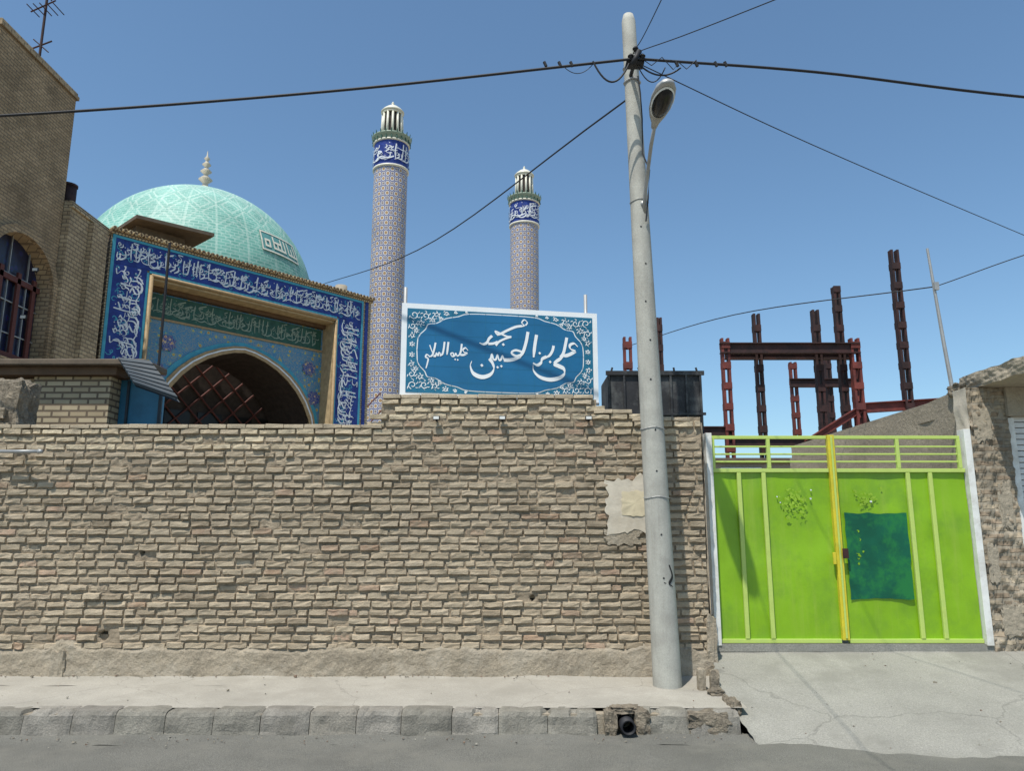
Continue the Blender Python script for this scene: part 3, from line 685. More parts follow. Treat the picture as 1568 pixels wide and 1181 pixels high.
# ------------------------------------------------------------ water tank
tank=empty('water_tank')
mb=MB(); mb.box(1.12,2.20,8.75,9.5,2.45,3.46); mb.out('body',m_tank,tank,bevel=.03)
mb=MB()
for xx in [1.12,1.30,1.48,1.66,1.84,2.02,2.185]: mb.box(xx-.012,xx+.012,8.725,8.75,2.5,3.44)
mb.box(1.09,2.23,8.72,8.748,3.42,3.47); mb.box(1.09,2.23,8.72,8.748,2.95,2.98)
for xx in [1.15,1.5,1.9,2.17]: mb.seg((xx,8.78,3.44),(xx+U(-.03,.03),8.78,3.52),.012)
mb.out('ribs',m_tank,tank)
mb=MB()
for xx in (1.2,2.1):
    for yy in (8.85,9.4): mb.box(xx-.03,xx+.03,yy-.03,yy+.03,.28,2.46)
mb.out('stand',m_rustd,tank)

# ------------------------------------------------------------ gate
gate=empty('metal_gate'); GY=8.15
G0,G1=.55,2.245
gl,gc,gr=2.12,3.39,4.78
def gp(name,x0,x1,z0,z1,y0,y1,mat,bv=.003): return box(name,x0,x1,y0,y1,z0,z1,mat,gate,bevel=bv)
def sheet(x0,x1,nm,sd):
    vgrid(nm,lambda a,b:(x0+(x1-x0)*a,GY+.014*nz(a*2.5,b*2.2,sd)+.006*nz(a*7,b*6,sd),G0+(G1-G0)*b),40,40,m_green,gate)
sheet(gl,gc-.03,'leaf_left',1); sheet(gc+.03,gr,'leaf_right',9)
box('leaf_back',gl,gr,GY+.03,GY+.04,G0,G1,m_green,gate)
mb=MB()
for i,xx in enumerate([2.39,2.65,4.17,4.405]): mb.box(xx-.022,xx+.022,GY-.035,GY+.0,G0+.01,G1-.005)
mb.out('stiffeners',m_lgreen,gate,bevel=.006)
gp('centre_post',gc-.045,gc+.025,G0,2.64,GY-.05,GY+.02,m_yellow)
gp('centre_post_trim',gc-.02,gc+.0,G0+.02,2.62,GY-.062,GY-.052,m_lgreen)
mb=MB()
mb.box(gl,gc-.05,GY-.03,GY+.02,G1,G1+.04); mb.box(gc+.03,gr,GY-.03,GY+.02,G1,G1+.04)
mb.box(gl,gc-.05,GY-.03,GY+.02,G0-.03,G0+.01); mb.box(gc+.03,gr,GY-.03,GY+.02,G0-.03,G0+.01)
mb.box(gl,gc-.05,GY-.025,GY+.01,2.60,2.635); mb.box(gc+.03,gr-.02,GY-.025,GY+.01,2.60,2.635)
for zz in (2.43,2.51,2.35):
    mb.box(gl,gc-.05,GY-.015,GY+.005,zz,zz+.018); mb.box(gc+.03,gr-.02,GY-.015,GY+.005,zz,zz+.018)
mb.out('rails',m_lgreen,gate,bevel=.003)
mb=MB()
for xx in [2.72,4.09,4.74]: mb.box(xx-.018,xx+.018,GY-.03,GY+.012,2.287,2.598)
mb.box(gl+.0,gl+.03,GY-.03,GY+.012,2.287,2.598)
mb.out('rail_posts',m_lgreen,gate,bevel=.003)
gp('jamb_left',2.05,2.115,.5,2.66,GY-.06,GY+.06,m_white); gp('jamb_right',4.785,4.855,.5,2.70,GY-.07,GY+.06,m_white)
n=40
def rect(x0,x1,z0,z1,y,mat,name,am):
    per=[]
    for i in range(n): per.append((x0+(x1-x0)*i/n,z0))
    for i in range(n): per.append((x1,z0+(z1-z0)*i/n))
    for i in range(n): per.append((x1-(x1-x0)*i/n,z1))
    for i in range(n): per.append((x0,z1-(z1-z0)*i/n))
    V=[((x0+x1)/2,y,(z0+z1)/2)]+[(p[0]+am*nz(p[0]*9,p[1]*9,4),y,p[1]+am*nz(p[0]*9,p[1]*9,9)) for p in per]
    m=len(per); mk(name,V,[(0,i+1,(i+1)%m+1) for i in range(m)],mat,gate)
rect(3.47,4.12,.95,1.82,GY-.018,m_teal,'painted_panel',.014)
def scr(name,cx,cz,r,mat,cnt,sd,w=.006,sq=.7):
    q=random.Random(sd); P=Pen(lambda u,v,o:(u,GY-.020-o*.5,v))
    for i in range(cnt):
        x,z=cx+q.gauss(0,r),cz+q.gauss(0,r*sq); a=q.uniform(0,6); l=q.uniform(.006,.022)
        P.stroke([(x,z),(x+l*math.cos(a),z+l*math.sin(a)),(x+l*1.6*math.cos(a+.9),z+l*1.6*math.sin(a+.9))],w*q.uniform(.4,1.3),thin=.7)
    P.mb.out(name,mat,gate)
m_wash=M('washed_paint',(.25,.41,.035),var=.15,bump=0)
scr('scraped_paint',2.93,1.93,.07,m_wash,70,3,.009,1.0); scr('scraped_paint_2',3.72,1.97,.05,m_wash,35,6,.008); scr('scribble',3.60,1.36,.02,m_green,9,8,.008,3.5)
mb=MB()
for x,z in [(2.78,1.99),(2.81,1.93),(3.13,1.97),(3.14,2.06),(3.76,1.94)]:
    mb.seg((x,GY-.012,z),(x,GY-.024,z),U(.006,.012),None,10)
mb.out('paint_dots',m_wtile,gate)
gp('latch',3.40,3.46,1.36,1.46,GY-.075,GY-.063,m_rustd); gp('handle',3.30,3.33,1.30,1.42,GY-.075,GY-.05,m_yellow)
box('gate_threshold',2.05,4.86,8.10,8.22,.44,.515,m_ramp,gate)
box('inner_gate_floor',2.05,4.86,8.22,8.5,.40,.495,m_ramp,gate)

# ------------------------------------------------------------ right hand building (shop)
shop=empty('shop_building')
def wob(x,y,z,a=.02): return (x+a*nz(y*1.7,z*1.7,1),y+a*nz(x*1.7,z*1.7,2),z)
vgrid('side_wall',lambda a,b:wob(4.95+.02*nz(a*5,b*5),8.2+5.5*a,.3+(2.88-.25*a+.03*nz(a*7,3))*b,.03),60,30,m_mud,shop)
box('body',4.98,9,8.32,13.6,.2,2.92,m_mud,shop)
box('roof_deck',4.96,9.1,8.41,13.6,2.925,3.14,m_mud,shop)
vgrid('front_brick_pier',lambda a,b:(4.865+.42*a+(.012*nz(b*25,3) if a in(0,1) else 0),8.10-.03*nz(a*6,b*30,3)-.02*nz(a*30,b*90,4),.3+2.85*b),40,160,m_pbrick,shop)
vgrid('pier_side',lambda a,b:(4.86+.015*nz(a*3,b*20),8.09+.25*a,.3+2.85*b),8,60,m_plaster,shop)
box('pier_core',4.88,5.28,8.14,8.33,.2,3.14,m_pbrick,shop)
for k,(cx_,cz_,sx_,sz_) in enumerate([(5.0,2.75,.09,.16),(5.15,1.9,.07,.22),(4.95,1.3,.05,.18),(5.1,.75,.12,.14)]):
    lump('pier_render_%d'%k,(cx_,8.105,cz_),(sx_,.018,sz_),m_mud,shop,31+k,amp=.35,sub=3,fr=2.5)
def slabm():
    bm=bmesh.new(); bmesh.ops.create_cube(bm,size=1); bmesh.ops.subdivide_edges(bm,edges=bm.edges[:],cuts=23,use_grid_fill=True)
    for v in bm.verts:
        x=5.0+(v.co.x+.5)*4.2; y=7.32+(v.co.y+.5)*1.12; z=3.155+(v.co.z+.5)*.165
        d=.022
        v.co=Vector((x+d*nz(y*6,z*9,1)+.012*nz(y*22,z*30,1),y+d*nz(x*5,z*9,2),z+.015*nz(x*5,y*5,3)))
    me=bpy.data.meshes.new('roof_slab'); bm.to_mesh(me); bm.free(); me.materials.append(m_mud); o=bpy.data.objects.new('roof_slab',me); COL.objects.link(o); o.parent=shop
slabm()
lump('slab_corner_rubble',(4.98,8.42,3.18),(.07,.12,.07),m_rock,shop,33)
box('lintel',5.27,9,8.06,8.33,2.84,3.15,m_mud,shop)
mb=MB(); z=.62
while z<2.80: mb.box(5.36,8.5,8.16+.0,8.19,z,z+.055); z+=.062
mb.out('roller_shutter',m_shut,shop,bevel=.008)
box('shutter_frame',5.29,5.36,8.12,8.24,.45,2.83,m_white,shop,bevel=.004)
box('shop_step',5.28,9,8.02,8.32,.40,.60,m_cement,shop)
e=empty('roof_mast'); mb=MB(); mb.tube([(5.58,9.5,2.9),(5.50,9.5,4.0),(5.42,9.5,5.27)],[.028,.024,.016]); mb.box(5.44,5.50,9.46,9.5,4.70,4.80); mb.out('mast',m_galv,e)
yh=empty('yard_house')
box('walls',3.2,13,17,23,.2,3.15,m_mud,yh); box('roof',3.1,13.1,16.9,23.1,3.155,3.26,m_roofcap,yh)
box('window_frame',6.9,7.9,16.96,16.99,2.3,3.05,m_white,yh); box('window_glass',6.95,7.85,16.94,16.955,2.35,3.0,m_glass,yh)
box('window_frame_2',4.6,5.5,16.96,16.99,2.3,3.05,m_white,yh); box('window_glass_2',4.65,5.45,16.94,16.955,2.35,3.0,m_glass,yh)

# ------------------------------------------------------------ unfinished steel frame
fr=empty('steel_building_frame')
mr_=MB(); md=MB()
def col(mb,x,y,z0,z1,w=.20):
    mb.box(x-w/2,x-w/2+.055,y-.08,y+.08,z0,z1); mb.box(x+w/2-.055,x+w/2,y-.08,y+.08,z0,z1)
    z=z0+.2
    while z<z1-.1:
        mb.box(x-w/2-.004,x+w/2+.004,y-.095,y-.083,z,z+.16); mb.box(x-w/2-.004,x+w/2+.004,y+.083,y+.095,z,z+.16); z+=.50
def beam(mb,p,q,h=.22,w=.12):
    p=Vector(p);q=Vector(q); d=(q-p).normalized(); s=d.cross(Vector((0,0,1))).normalized(); u=s.cross(d)
    for (a,b,c,e_) in [(-w/2,w/2,-h/2,-h/2+.025),(-w/2,w/2,h/2-.025,h/2),(-.012,.012,-h/2+.025,h/2-.025)]:
        V=[P_+s*x+u*z for P_ in(p,q) for x in(a,b) for z in(c,e_)]
        mb.add(V,[(0,1,3,2),(4,6,7,5),(0,4,5,1),(2,3,7,6),(0,2,6,4),(1,5,7,3)])
D=18
col(mr_,5.13,D,.3,6.25); col(mr_,8.25,D,.3,6.25,.22)
col(md,6.02,D+.3,.3,6.95,.17); col(md,7.48,D+.3,.3,7.05,.17); col(md,8.05,D+.3,.3,7.65,.17)
beam(md,(5.0,D-.05,6.0),(8.35,D-.05,6.0),.26,.14)
beam(md,(5.2,D+.3,5.9),(8.3,D+.3,5.9),.2)
col(mr_,2.78,D,.3,6.28,.2); col(md,3.62,D+.3,.3,6.85,.13)
beam(md,(2.7,D,4.0),(5.2,D,4.0),.22)
D2=22.6
col(mr_,8.45,D2,.3,6.7,.2); col(mr_,10.3,D2,.3,6.7,.2)
beam(md,(8.3,D2-.1,6.05),(10.4,D2-.1,6.05),.26,.14); 
col(md,9.42,D,.3,8.5,.2); 
col(md,9.5,D2,.3,6.9,.17)
beam(mr_,(8.3,D,4.55),(11.5,D,4.75),.24,.14); beam(mr_,(6.9,D,3.7),(8.3,D,4.55),.16); beam(md,(8.3,D,4.55),(10.6,D2,4.7),.2)
beam(md,(5.1,D,3.75),(8.3,D,3.75),.2)
mr_.out('red_columns',m_rust,fr); md.out('dark_beams',m_rustd,fr)

# ------------------------------------------------------------ gateway building left
gw=empty('entrance_lodge')
box('pier',-6.03,-5.06,9.5,9.9,.28,3.56,m_ybrick,gw)
box('roof_cap',-8.5,-4.56,9.30,9.95,3.67,3.75,m_roofcap,gw,bevel=.015)
box('roof_band',-8.4,-4.95,9.40,9.92,3.565,3.665,m_wood,gw)
box('back_wall',-8.5,-6.035,9.6,9.9,.28,3.56,m_pbrick,gw)
box('blue_door',-5.055,-4.50,9.75,9.80,.28,3.60,m_bluedoor,gw)
mb=MB(); mb.box(-4.96,-4.93,9.72,9.745,.3,3.55); mb.box(-4.54,-4.50,9.72,9.745,.3,3.55); mb.out('door_trim',m_awning,gw)
mb=MB()
A0=Vector((-4.86,9.25,3.72));A1=Vector((-4.46,9.25,3.68))
B0=Vector((-4.48,8.95,3.34));B1=Vector((-3.96,9.0,3.16))
n=7
for i in range(n):
    t0=i/n;t1=(i+.70)/n
    a=A0.lerp(B0,t0);b=A1.lerp(B1,t0);c=A1.lerp(B1,t1);d_=A0.lerp(B0,t1)
    up_=Vector((0,-.012,.03))
    mb.add([a,b,c,d_,a+up_,b+up_,c+up_,d_+up_],[(0,1,2,3),(4,5,6,7),(0,1,5,4),(2,3,7,6),(1,2,6,5),(0,3,7,4)])
mb.add([A0+Vector((0,.03,-.01)),A1+Vector((0,.03,-.01)),B1+Vector((0,.03,-.01)),B0+Vector((0,.03,-.01))],[(0,1,2,3)])
mb.out('awning_slats',m_awning,gw)
e=empty('rubble_wall_stub')
lump('rubble',(-5.68,8.45,2.85),(.30,.20,.43),m_rock,e,41,amp=.16,sub=4,fr=2.5)
for k in range(9): lump('stone_%d'%k,(-5.95+.14*(k%4)+U(-.03,.03),8.25+U(-.02,.03),2.72+.17*(k//4)+U(-.02,.02)+.3*(k//8)),(.075,.06,.06),m_rock if k%2 else m_mud,e,50+k,amp=.3,sub=2)

# ------------------------------------------------------------ left brick house
hs=empty('brick_house')
HX=-10.72
AC,AW,ASP,AZ=15.95,1.12,7.05,5.3
def archpts(w,h,c,sp,n=16,z0=AZ):
    return [(c-w,z0)]+[(c-w*math.cos(math.pi*i/n),sp+h*math.sin(math.pi*i/n)) for i in range(n+1)]+[(c+w,z0)]
def wallhole(name,y0,y1,z0,z1,arch,mapf,mat,parent):
    V=[];F=[]
    def q(*p):
        n=len(V); V.extend(mapf(*a) for a in p); F.append(tuple(range(n,n+len(p))))
    ya,yb=arch[0][0],arch[-1][0]; zb=arch[0][1]
    q((y0,z0),(ya,z0),(ya,z1),(y0,z1)); q((yb,z0),(y1,z0),(y1,z1),(yb,z1)); q((ya,z0),(yb,z0),(yb,zb),(ya,zb))
    for i in range(1,len(arch)-2):
        a,b=arch[i],arch[i+1]; q(a,b,(b[0],z1),(a[0],z1))
    return mk(name,V,F,mat,parent)
ar=archpts(AW,1.0,AC,ASP)
wallhole('side_wall',14.4,17.2,.2,12.1,ar,lambda y,z:(HX,y,z),m_bldA,hs)
def reveal(arch,mapf,d0,d1,mat,parent,name):
    V=[];F=[]
    for p in arch: V.append(mapf(p[0],p[1],d0)); V.append(mapf(p[0],p[1],d1))
    for i in range(len(arch)-1): F.append((2*i,2*i+1,2*i+3,2*i+2))
    return mk(name,V,F,mat,parent)
hm=lambda y,z,d:(HX-d,y,z)
reveal(ar,hm,0,.35,m_bldB,hs,'window_reveal')
def archband(a_out,a_in,mapf,d0,d1,mat,parent,name):
    V=[];F=[]
    for o,i in zip(a_out,a_in):
        V+= [mapf(o[0],o[1],d0),mapf(o[0],o[1],d1),mapf(i[0],i[1],d1),mapf(i[0],i[1],d0)]
    for k in range(len(a_out)-1):
        for j in range(4): F.append((4*k+j,4*k+(j+1)%4,4*k+4+(j+1)%4,4*k+4+j))
    return mk(name,V,F,mat,parent)
archband(archpts(AW+.18,1.18,AC,ASP),archpts(AW,1.0,AC,ASP),hm,.0,-.09,m_bldA,hs,'arch_moulding')
mk('window_glass',[hm(p[0],p[1],.30) for p in ar],[tuple(range(len(ar)))],m_stained,hs)
mb=MB()
for yy in [15.3,15.95,16.6]: mb.box(HX-.27,HX-.24,yy-.012,yy+.012,AZ,ASP+ (1.0*math.sqrt(max(0,1-((yy-AC)/AW)**2))))
for zz in [5.9,6.6,7.2]: mb.box(HX-.28,HX-.245,14.85,17.05,zz-.012,zz+.012)
mb.out('window_grille',m_galv,hs)
mb=MB()
for yy in [15.05,15.6,16.2,16.75]: mb.box(HX-.24,HX-.19,yy,yy+.12,AZ+.1,ASP+.25)
mb.box(HX-.24,HX-.19,14.9,17.0,ASP,ASP+.12); mb.box(HX-.238,HX-.192,14.9,17.0,AZ+.05,AZ+.17)
mb.out('window_red_frames',m_lattice,hs)
box('mass',-22,HX-.4,14.45,17.13,.2,12.05,m_bldA,hs)
box('front_wall',-22,HX-.002,14.38,14.44,.2,12.1,m_bldA,hs)
box('far_wall',-22,HX-.002,17.14,17.2,.2,12.1,m_bldA,hs)
mb=MB(); mb.box(-22,HX+.05,14.33,17.26,12.102,12.2); mb.box(-22,HX+.02,14.36,17.23,12.2,12.28); mb.out('parapet',m_bldB,hs,bevel=.01)
e=empty('tv_antenna'); mb=MB(); ax,ay=-11.35,16.6
mb.seg((ax,ay,11.6),(ax,ay,14.9),.03)
mb.seg((ax-.35,ay,14.1),(ax+.35,ay-.2,14.25),.018)
for t in [-.3,-.15,0,.15,.3]: mb.seg((ax+t,ay-.25,14.15+t*.1),(ax+t,ay+.25,14.17+t*.1),.012)
mb.seg((ax-.2,ay,13.1),(ax+.25,ay,13.3),.02); mb.seg((ax-.2,ay,13.35),(ax+.2,ay,13.0),.014)
mb.seg((ax+.1,ay,14.4),(ax+.55,ay-.1,14.9),.014); mb.out('mast_and_elements',m_rustd,e)
wg=empty('side_wing_building')
box('walls',-16,-10.55,17.22,18.9,.2,9.3,m_bldB,wg)
mb=MB(); mb.box(-16,-10.50,17.22,18.97,9.302,9.40); mb.box(-16,-10.53,17.22,18.95,9.40,9.47); mb.out('parapet',m_ybrick,wg,bevel=.01)
box('pilaster',-10.547,-10.43,18.05,18.75,.2,9.25,m_bldB,wg)
e=empty('chimney_pipe'); mb=MB(); mb.seg((-10.9,17.6,9.3),(-10.9,17.6,10.0),.19,.19,16); mb.out('flue',m_rustd,e,True); mb=MB(); mb.seg((-10.9,17.6,10.0),(-10.9,17.6,10.05),.21,.21,16); mb.out('cap',m_rustd,e)
wlamp(-10.60,16.3,7.35,.07); wlamp(-10.60,16.1,6.2,.07)

# ------------------------------------------------------------ mosque
mosque=empty('mosque')
ux,uy=.673,.739
def L(s,z,o): return (-10.47+ux*s+uy*o,18.95+uy*s-ux*o,z)
def pb(name,s0,s1,z0,z1,o0,o1,mat,parent=mosque,bevel=0):
    mb=MB(); V=[L(s,z,o) for s in(s0,s1) for o in(o0,o1) for z in(z0,z1)]
    mb.add(V,[(0,1,3,2),(4,6,7,5),(0,4,5,1),(2,3,7,6),(0,2,6,4),(1,5,7,3)]); return mb.out(name,mat,parent,bevel=bevel)
pb('left_jamb',0,1.14,.2,9.34,-2.5,0,m_ybrick); pb('right_jamb',7.02,8.42,.2,9.34,-2.5,0,m_ybrick)
pb('head',1.142,7.018,8.42,9.338,-2.5,-.001,m_ybrick)
for nm,a in {'band_top':(.12,8.02,8.58,9.26),'band_left':(.12,.98,.3,8.575),'band_right':(7.12,8.02,.3,8.575)}.items():
    pb(nm,*a,0,.02,m_blue)
def strip(s0,s1,z0,z1,mat,o=.035,nm='tile_border'): pb(nm,s0,s1,z0,z1,.0,o,mat)
strip(.04,.118,.3,9.34,m_turq); strip(8.022,8.09,.3,9.34,m_turq); strip(.12,8.02,9.262,9.33,m_turq)
strip(.982,1.04,.3,8.51,m_turq); strip(7.05,7.118,.3,8.51,m_turq); strip(1.04,7.05,8.51,8.575,m_turq)
pen=Pen(lambda u,v,o:L(.16+u,8.61+v,.026+o*4)); band(pen,7.82,.62,seed=3,w=.036,dens=.19); pen.mb.out('inscription_top',m_wtile,mosque)
pen=Pen(lambda u,v,o:L(.95-v,3.5+u,.026+o*4)); band(pen,5.05,.78,w=.029,seed=5,dens=.15); pen.mb.out('inscription_left',m_wtile,mosque)
pen=Pen(lambda u,v,o:L(7.16+v,8.52-u,.026+o*4)); band(pen,5.05,.80,w=.029,seed=9,dens=.15); pen.mb.out('inscription_right',m_wtile,mosque)
P=Pen(lambda u,v,o:L(u,v,.0215+o*.3)); q=random.Random(4)
for i in range(240):
    s=q.uniform(.2,7.9); z=q.uniform(8.65,9.2)
    if i%3==1: s=q.uniform(.18,.9); z=q.uniform(3.5,8.5)
    if i%3==2: s=q.uniform(7.2,7.95); z=q.uniform(3.5,8.5)
    r=q.uniform(.04,.09); a=q.uniform(0,6); P.stroke([(s+r*(1-.1*k)*math.cos(a+k*.8),z+r*(1-.1*k)*math.sin(a+k*.8)) for k in range(7)],.012,thin=.8,k=2)
P.mb.out('tile_tendrils',m_turq,mosque)
mb=MB(); mb.seg(L(1.10,.3,.04),L(1.10,8.46,.04),.05,.05,12); mb.seg(L(7.02,.3,.04),L(7.02,8.46,.04),.05,.05,12); mb.seg(L(1.10,8.46,.04),L(7.02,8.46,.04),.05,.05,12); mb.out('roll_moulding',m_tan,mosque,True)
m_corn=MBrick('cornice_brick',(.50,.40,.24),(.42,.30,.16),(.12,.08,.05),bw=.12,bh=.2,bump=.6,ms=.02)
pb('cornice_low',-.02,8.46,9.342,9.43,-2.55,.06,m_corn)
mb=MB()
for i in range(64):
    s=-.03+i*.1333; mb.seg(L(s+.065,9.475,-2.5),L(s+.065,9.475,.13),.058,.058,10)
mb.out('cornice_roll_tiles',m_corn,mosque)
mb=MB()
for i in range(64):
    s=-.03+i*.1333; mb.seg(L(s+.065,9.475,.131),L(s+.065,9.475,.14),.030,.030,8)
mb.out('cornice_tile_ends',m_wood,mosque)
pb('right_edge_tiles',8.18,8.30,.3,9.34,0,.02,m_blue)
RO=-.62
pb('soffit',1.142,7.018,8.36,8.418,RO,-.002,m_buff)
pb('right_reveal',6.975,7.018,.3,8.358,RO,-.002,m_buff); pb('left_reveal',1.142,1.18,.3,8.358,RO,-.002,m_buff)
pb('recess_cornice',1.19,6.97,8.24,8.355,RO,RO+.16,m_wood)
cs=4.22
prof=[(0,7.15),(.35,7.1),(.75,6.98),(1.2,6.78),(1.6,6.52),(1.95,6.2),(2.25,5.82),(2.48,5.38),(2.6,4.9),(2.62,4.4),(2.62,.3)]
def pr_(sc,dz): 
    r=[(cs+a*sc,z+(dz if z>.5 else 0)) for a,z in prof]; l=[(cs-a*sc,z+(dz if z>.5 else 0)) for a,z in prof[::-1]]
    return l[:-1]+r
ao=pr_(1,0); ai=pr_(.93,-.2)
def spandrel(arch,s0,s1,z1,o,mat,name,parent=mosque):
    V=[];F=[]
    def q(*p):
        n=len(V); V.extend(L(a[0],a[1],o) for a in p); F.append(tuple(range(n,n+len(p))))
    q((s0,.3),(arch[0][0],.3),(arch[0][0],z1),(s0,z1)); q((arch[-1][0],.3),(s1,.3),(s1,z1),(arch[-1][0],z1))
    for i in range(1,len(arch)-2): 
        a,b=arch[i],arch[i+1]
        q(a,b,(b[0],z1),(a[0],z1))
    return mk(name,V,F,mat,parent)
spandrel(ao,1.182,6.973,8.22,RO,m_floral,'spandrel')
archband(ao,ai,lambda s,z,d:L(s,z,RO+d),0,.10,m_tan,mosque,'arch_moulding')
am=pr_(.975,-.07); am2=pr_(.962,-.11)
archband(am,am2,lambda s,z,d:L(s,z,RO+.10+d),0.002,.02,m_wtile,mosque,'arch_moulding_white')
aoo=pr_(1.05,.12); 
archband(aoo,ao,lambda s,z,d:L(min(max(s,1.2),6.95),z,RO+d),0.002,.03,m_turq,mosque,'arch_outer_band')
pb('green_band',1.3,6.9,7.52,8.18,RO+.002,RO+.03,m_gband)
pb('green_band_edge',1.25,6.95,7.46,7.515,RO+.002,RO+.04,m_tan)
pen=Pen(lambda u,v,o:L(1.35+u,7.55+v,RO+.034+o*3)); band(pen,5.5,.6,seed=13,w=.030,dens=.2); pen.mb.out('inscription_green',m_gletter,mosque)
for i,(s,z) in enumerate([(1.95,6.85),(6.5,6.85),(1.75,6.0),(6.72,5.9)]):
    V=[L(s+(.26 if k%2 else .2)*math.cos(k*math.pi/8),z+(.26 if k%2 else .2)*math.sin(k*math.pi/8),RO+.033) for k in range(16)]
    mk('medallion_%d'%i,V,[tuple(range(16))],m_medal,mosque)
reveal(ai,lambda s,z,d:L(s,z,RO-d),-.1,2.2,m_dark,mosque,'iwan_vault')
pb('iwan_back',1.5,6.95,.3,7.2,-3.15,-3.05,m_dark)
mb=MB(); 
for k in range(-8,12):
    for sg in(1,-1):
        s0=1.5+k*.75; p=Vector(L(s0,4.0,-2.95)); e1=Vector(L(s0+sg*3.0,7.0,-2.95-.01*sg))
        mb.seg(p,e1,.03,.03,6)
mb.out('iwan_lattice',m_lattice,mosque)
mb=MB()
for k in range(5):
    s=2.0+k*1.05; V=[L(s_,z_,o_) for s_ in(s,s+.8) for o_ in(-3.04,-3.0) for z_ in(4.2,5.4)]
    mb.add(V,[(0,1,3,2),(4,6,7,5),(0,4,5,1),(2,3,7,6),(0,2,6,4),(1,5,7,3)])
mb.out('iwan_windows',m_glass,mosque)
pb('hall',-6,8.0,.2,9.0,-22,-3.2,m_bldB)
DC=(-19.3,45)
prof_d=[(6.9,13.2),(7.0,14.5)]
R0=6.95
for i in range(0,33):
    t=i/32*math.pi/2; r=R0*math.cos(t)**.96 if i<32 else 0.02; z=15.2+ 7.2*math.sin(t)**.98+ .35*(i/32)**6
    prof_d.append((r,z))
lathe('drum',[(6.6,8.9),(6.6,13.2),(6.9,13.25)],DC,m_turq,mosque,64)
lathe('dome',prof_d,DC,m_dome,mosque,96,us=96*.45)
def domept(az,t,off=.05):
    r=R0*math.cos(t)**.96; z=15.2+7.2*math.sin(t)**.98+.35*(t/(math.pi/2))**6
    n=Vector((math.cos(t)*math.cos(az),math.cos(t)*math.sin(az),math.sin(t)))
    return Vector((DC[0]+r*math.cos(az),DC[1]+r*math.sin(az),z))+n*off
mb=MB()
a0=math.radians(-38); a1=math.radians(-12)
def dq(u0,u1,v0,v1,off):
    V=[];F=[];n=4
    for j in range(3):
        for i in range(n+1):
            V.append(domept(a0+(a1-a0)*(u0+(u1-u0)*i/n),math.radians(17)+math.radians(11)*(v0+(v1-v0)*j/2),off))
    for j in range(2):
        for i in range(n): F.append((j*(n+1)+i,j*(n+1)+i+1,(j+1)*(n+1)+i+1,(j+1)*(n+1)+i))
    mb.add(V,F)
for u0 in [i*.125 for i in range(8)]: dq(u0,u0+.126,0,1,.05)
m_kuf=M('kufic_ground',(.10,.26,.25),rough=.5,bump=0); mb.out('kufic_panel',m_kuf,mosque)
mb=MB(); q=random.Random(2)
dq(0,1,.0,.07,.08); dq(0,1,.93,1,.08); dq(0,.03,0,1,.08); dq(.97,1,0,1,.08)
for i in range(9):
    u=.08+i*.1; dq(u,u+.035,.2,q.choice([.6,.85,.85]),.08)
    if q.random()<.7: dq(u,u+.1,.2,.3,.085)
    if q.random()<.5: dq(u,u+.1,.5,.6,.085)
mb.out('kufic_letters',m_cream,mosque)
lathe('finial',[(.75,22.55),(.55,22.9),(.2,23.1),(.15,23.3),(.42,23.55),(.15,23.8),(.12,23.9),(.34,24.1),(.12,24.32),(.1,24.4),(.27,24.57),(.1,24.75),(.08,24.85),(.18,24.98),(.05,25.15),(.02,25.5)],DC,m_plaster,mosque,20)

def minaret(cx,cy):
    mi=empty('minaret'); c=(cx,cy); r=1.05
    n=12
    lathe('shaft',[(r,0.2),(r,24.0)],c,m_min,mi,64,us=n,vs_=n/(2*math.pi*r)*.85)
    lathe('shaft_collar',[(r,24.0),(r+.08,24.02),(r+.08,24.14),(r,24.16)],c,m_cream,mi,64)
    lathe('inscription_band',[(r+.03,24.16),(r+.03,25.75)],c,m_blue,mi,64)
    lathe('cap_ring',[(r+.03,25.75),(r+.10,25.77),(r+.10,25.87),(r+.03,25.89)],c,m_cream,mi,64)
    pen=Pen(lambda u,v,o:(cx+(r+.05+o*5)*math.cos(u/r),cy+(r+.05+o*5)*math.sin(u/r),24.22+v),step=.002)
    band(pen,2*math.pi*r,1.45,seed=int(cy),w=.030,dens=.16); pen.mb.out('inscription',m_wtile,mi)
    lathe('balcony_base',[(r+.02,25.89),(r+.02,25.98),(r+.14,26.14),(r+.20,26.22),(r+.20,26.28),(.6,26.3)],c,m_gletter,mi,32)
    mb=MB()
    for i in range(22):
        a=2*math.pi*i/22; x,y=cx+(r+.17)*math.cos(a),cy+(r+.17)*math.sin(a)
        mb.seg((x,y,26.26),(x+.06*math.cos(a),y+.06*math.sin(a),26.46),.05,.015,6)
        x2,y2=cx+(r+.12)*math.cos(a),cy+(r+.12)*math.sin(a); mb.seg((x2,y2,25.86),(x2,y2,26.1),.06,.02,6)
    mb.out('balcony_crest',m_gband,mi)
    lathe('lantern_core',[(.54,26.3),(.54,28.1)],c,m_dark,mi,24)
    mb=MB()
    for i in range(12):
        a=2*math.pi*i/12+.2; x,y=cx+.66*math.cos(a),cy+.66*math.sin(a); x2,y2=cx+.60*math.cos(a),cy+.60*math.sin(a)
        mb.seg((x,y,26.3),(x2,y2,28.1),.085,.075,8)
    mb.tube([(cx+.68*math.cos(2*math.pi*i/24),cy+.68*math.sin(2*math.pi*i/24),26.42) for i in range(25)],.07,6)
    mb.tube([(cx+.64*math.cos(2*math.pi*i/24),cy+.64*math.sin(2*math.pi*i/24),28.02) for i in range(25)],.06,6)
    mb.out('lantern_columns',m_cream,mi,True)
    lathe('lantern_cap',[(.60,28.08),(.74,28.12),(.74,28.18),(.60,28.34),(.36,28.54),(.12,28.66),(.07,28.76),(.1,28.82),(.02,28.95)],c,m_cream,mi,24)
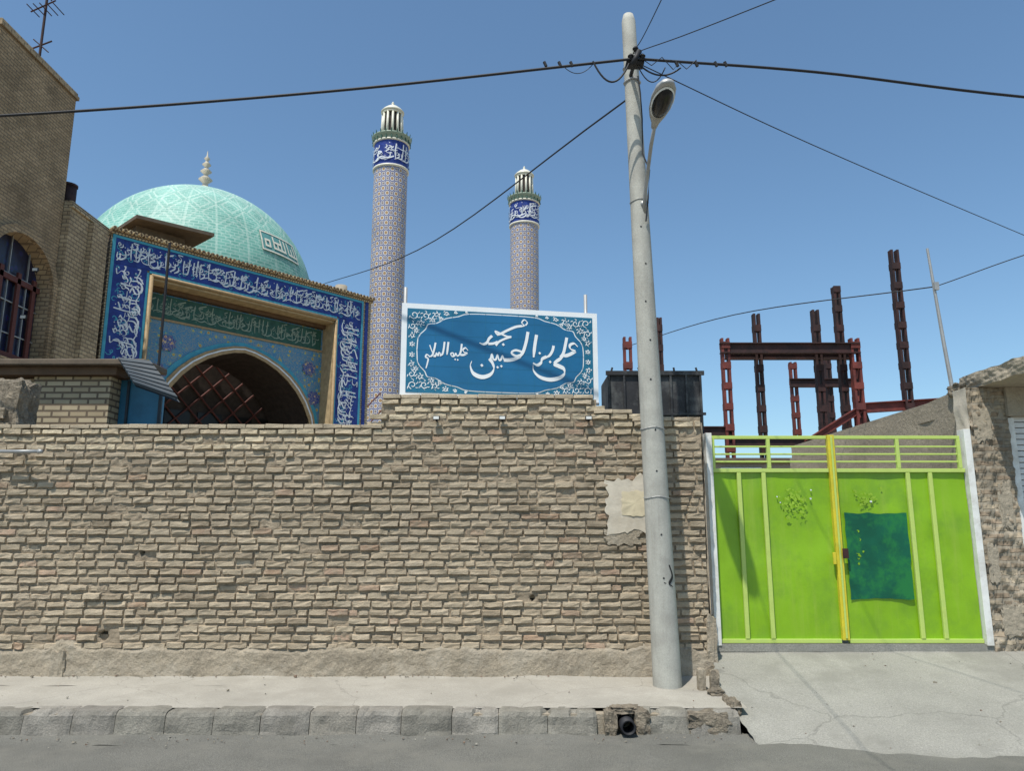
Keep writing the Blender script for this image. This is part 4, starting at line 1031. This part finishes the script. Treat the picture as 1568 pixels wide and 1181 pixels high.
minaret(-7.65,45); minaret(.92,53.8)
e=empty('roof_canopy')
c0=[L(.8,10.2,-.6),L(2.9,10.2,-.3),L(2.9,10.2,-2.4),L(.8,10.2,-2.4)]
mb=MB(); V=[Vector(p) for p in c0]; V+= [p+Vector((0,0,.10)) for p in V]
mb.add(V,[(0,1,2,3),(4,5,6,7),(0,1,5,4),(1,2,6,5),(2,3,7,6),(3,0,4,7)]); mb.out('canopy_roof',m_roofcap,e)
mb=MB(); V=[L(s,z,o) for s in(1.0,2.4) for o in(-2.2,-1.1) for z in(9.3,10.19)]
mb.add(V,[(0,1,3,2),(4,6,7,5),(0,4,5,1),(2,3,7,6),(0,2,6,4),(1,5,7,3)]); mb.out('canopy_box',m_roofcap,e)
e=empty('chimney_pipe'); p=Vector(L(7.6,9.4,-.6)); mb=MB(); mb.seg(p,p+Vector((0,0,.5)),.2,.2,14); mb.out('flue',m_mud,e,True)
e=empty('drain_downpipe'); mb=MB(); mb.seg((-8.95,19.0,.3),(-8.95,19.0,9.1),.035); mb.out('pipe',m_black,e)

# ------------------------------------------------------------ camera, sun, sky
cam=bpy.data.cameras.new('camera'); co=bpy.data.objects.new('camera',cam); COL.objects.link(co)
co.location=(0,0,1.6); co.rotation_euler=(math.radians(101),0,0)
cam.sensor_width=36; cam.lens=36*1176/1568; cam.clip_end=2000; cam.clip_start=.05
scene.camera=co
sdir=Vector((.95,1.68,-4.0)).normalized()
sun=bpy.data.lights.new('sun','SUN'); sun.energy=5.0; sun.angle=math.radians(.5); sun.color=(1,.955,.88)
so=bpy.data.objects.new('sun',sun); COL.objects.link(so); so.rotation_euler=sdir.to_track_quat('-Z','Y').to_euler(); so.location=(-5,-8,25)
w=bpy.data.worlds.new('World'); scene.world=w; w.use_nodes=True; N=w.node_tree.nodes; bg=N['Background']
sk=N.new('ShaderNodeTexSky'); sk.sky_type='NISHITA'; sk.sun_disc=False
el=math.asin(-sdir.z); sk.sun_elevation=el; sk.sun_rotation=math.atan2(-sdir.x,-sdir.y)
sk.altitude=200; sk.air_density=1.0; sk.dust_density=1.2; sk.ozone_density=.9
tn=N.new('ShaderNodeVectorMath'); tn.operation='MULTIPLY'; tn.inputs[1].default_value=(.86,1.05,1.10)
w.node_tree.links.new(sk.outputs[0],tn.inputs[0]); w.node_tree.links.new(tn.outputs[0],bg.inputs[0]); bg.inputs[1].default_value=.145
scene.view_settings.view_transform='Standard'; scene.view_settings.look='None'; scene.view_settings.exposure=0
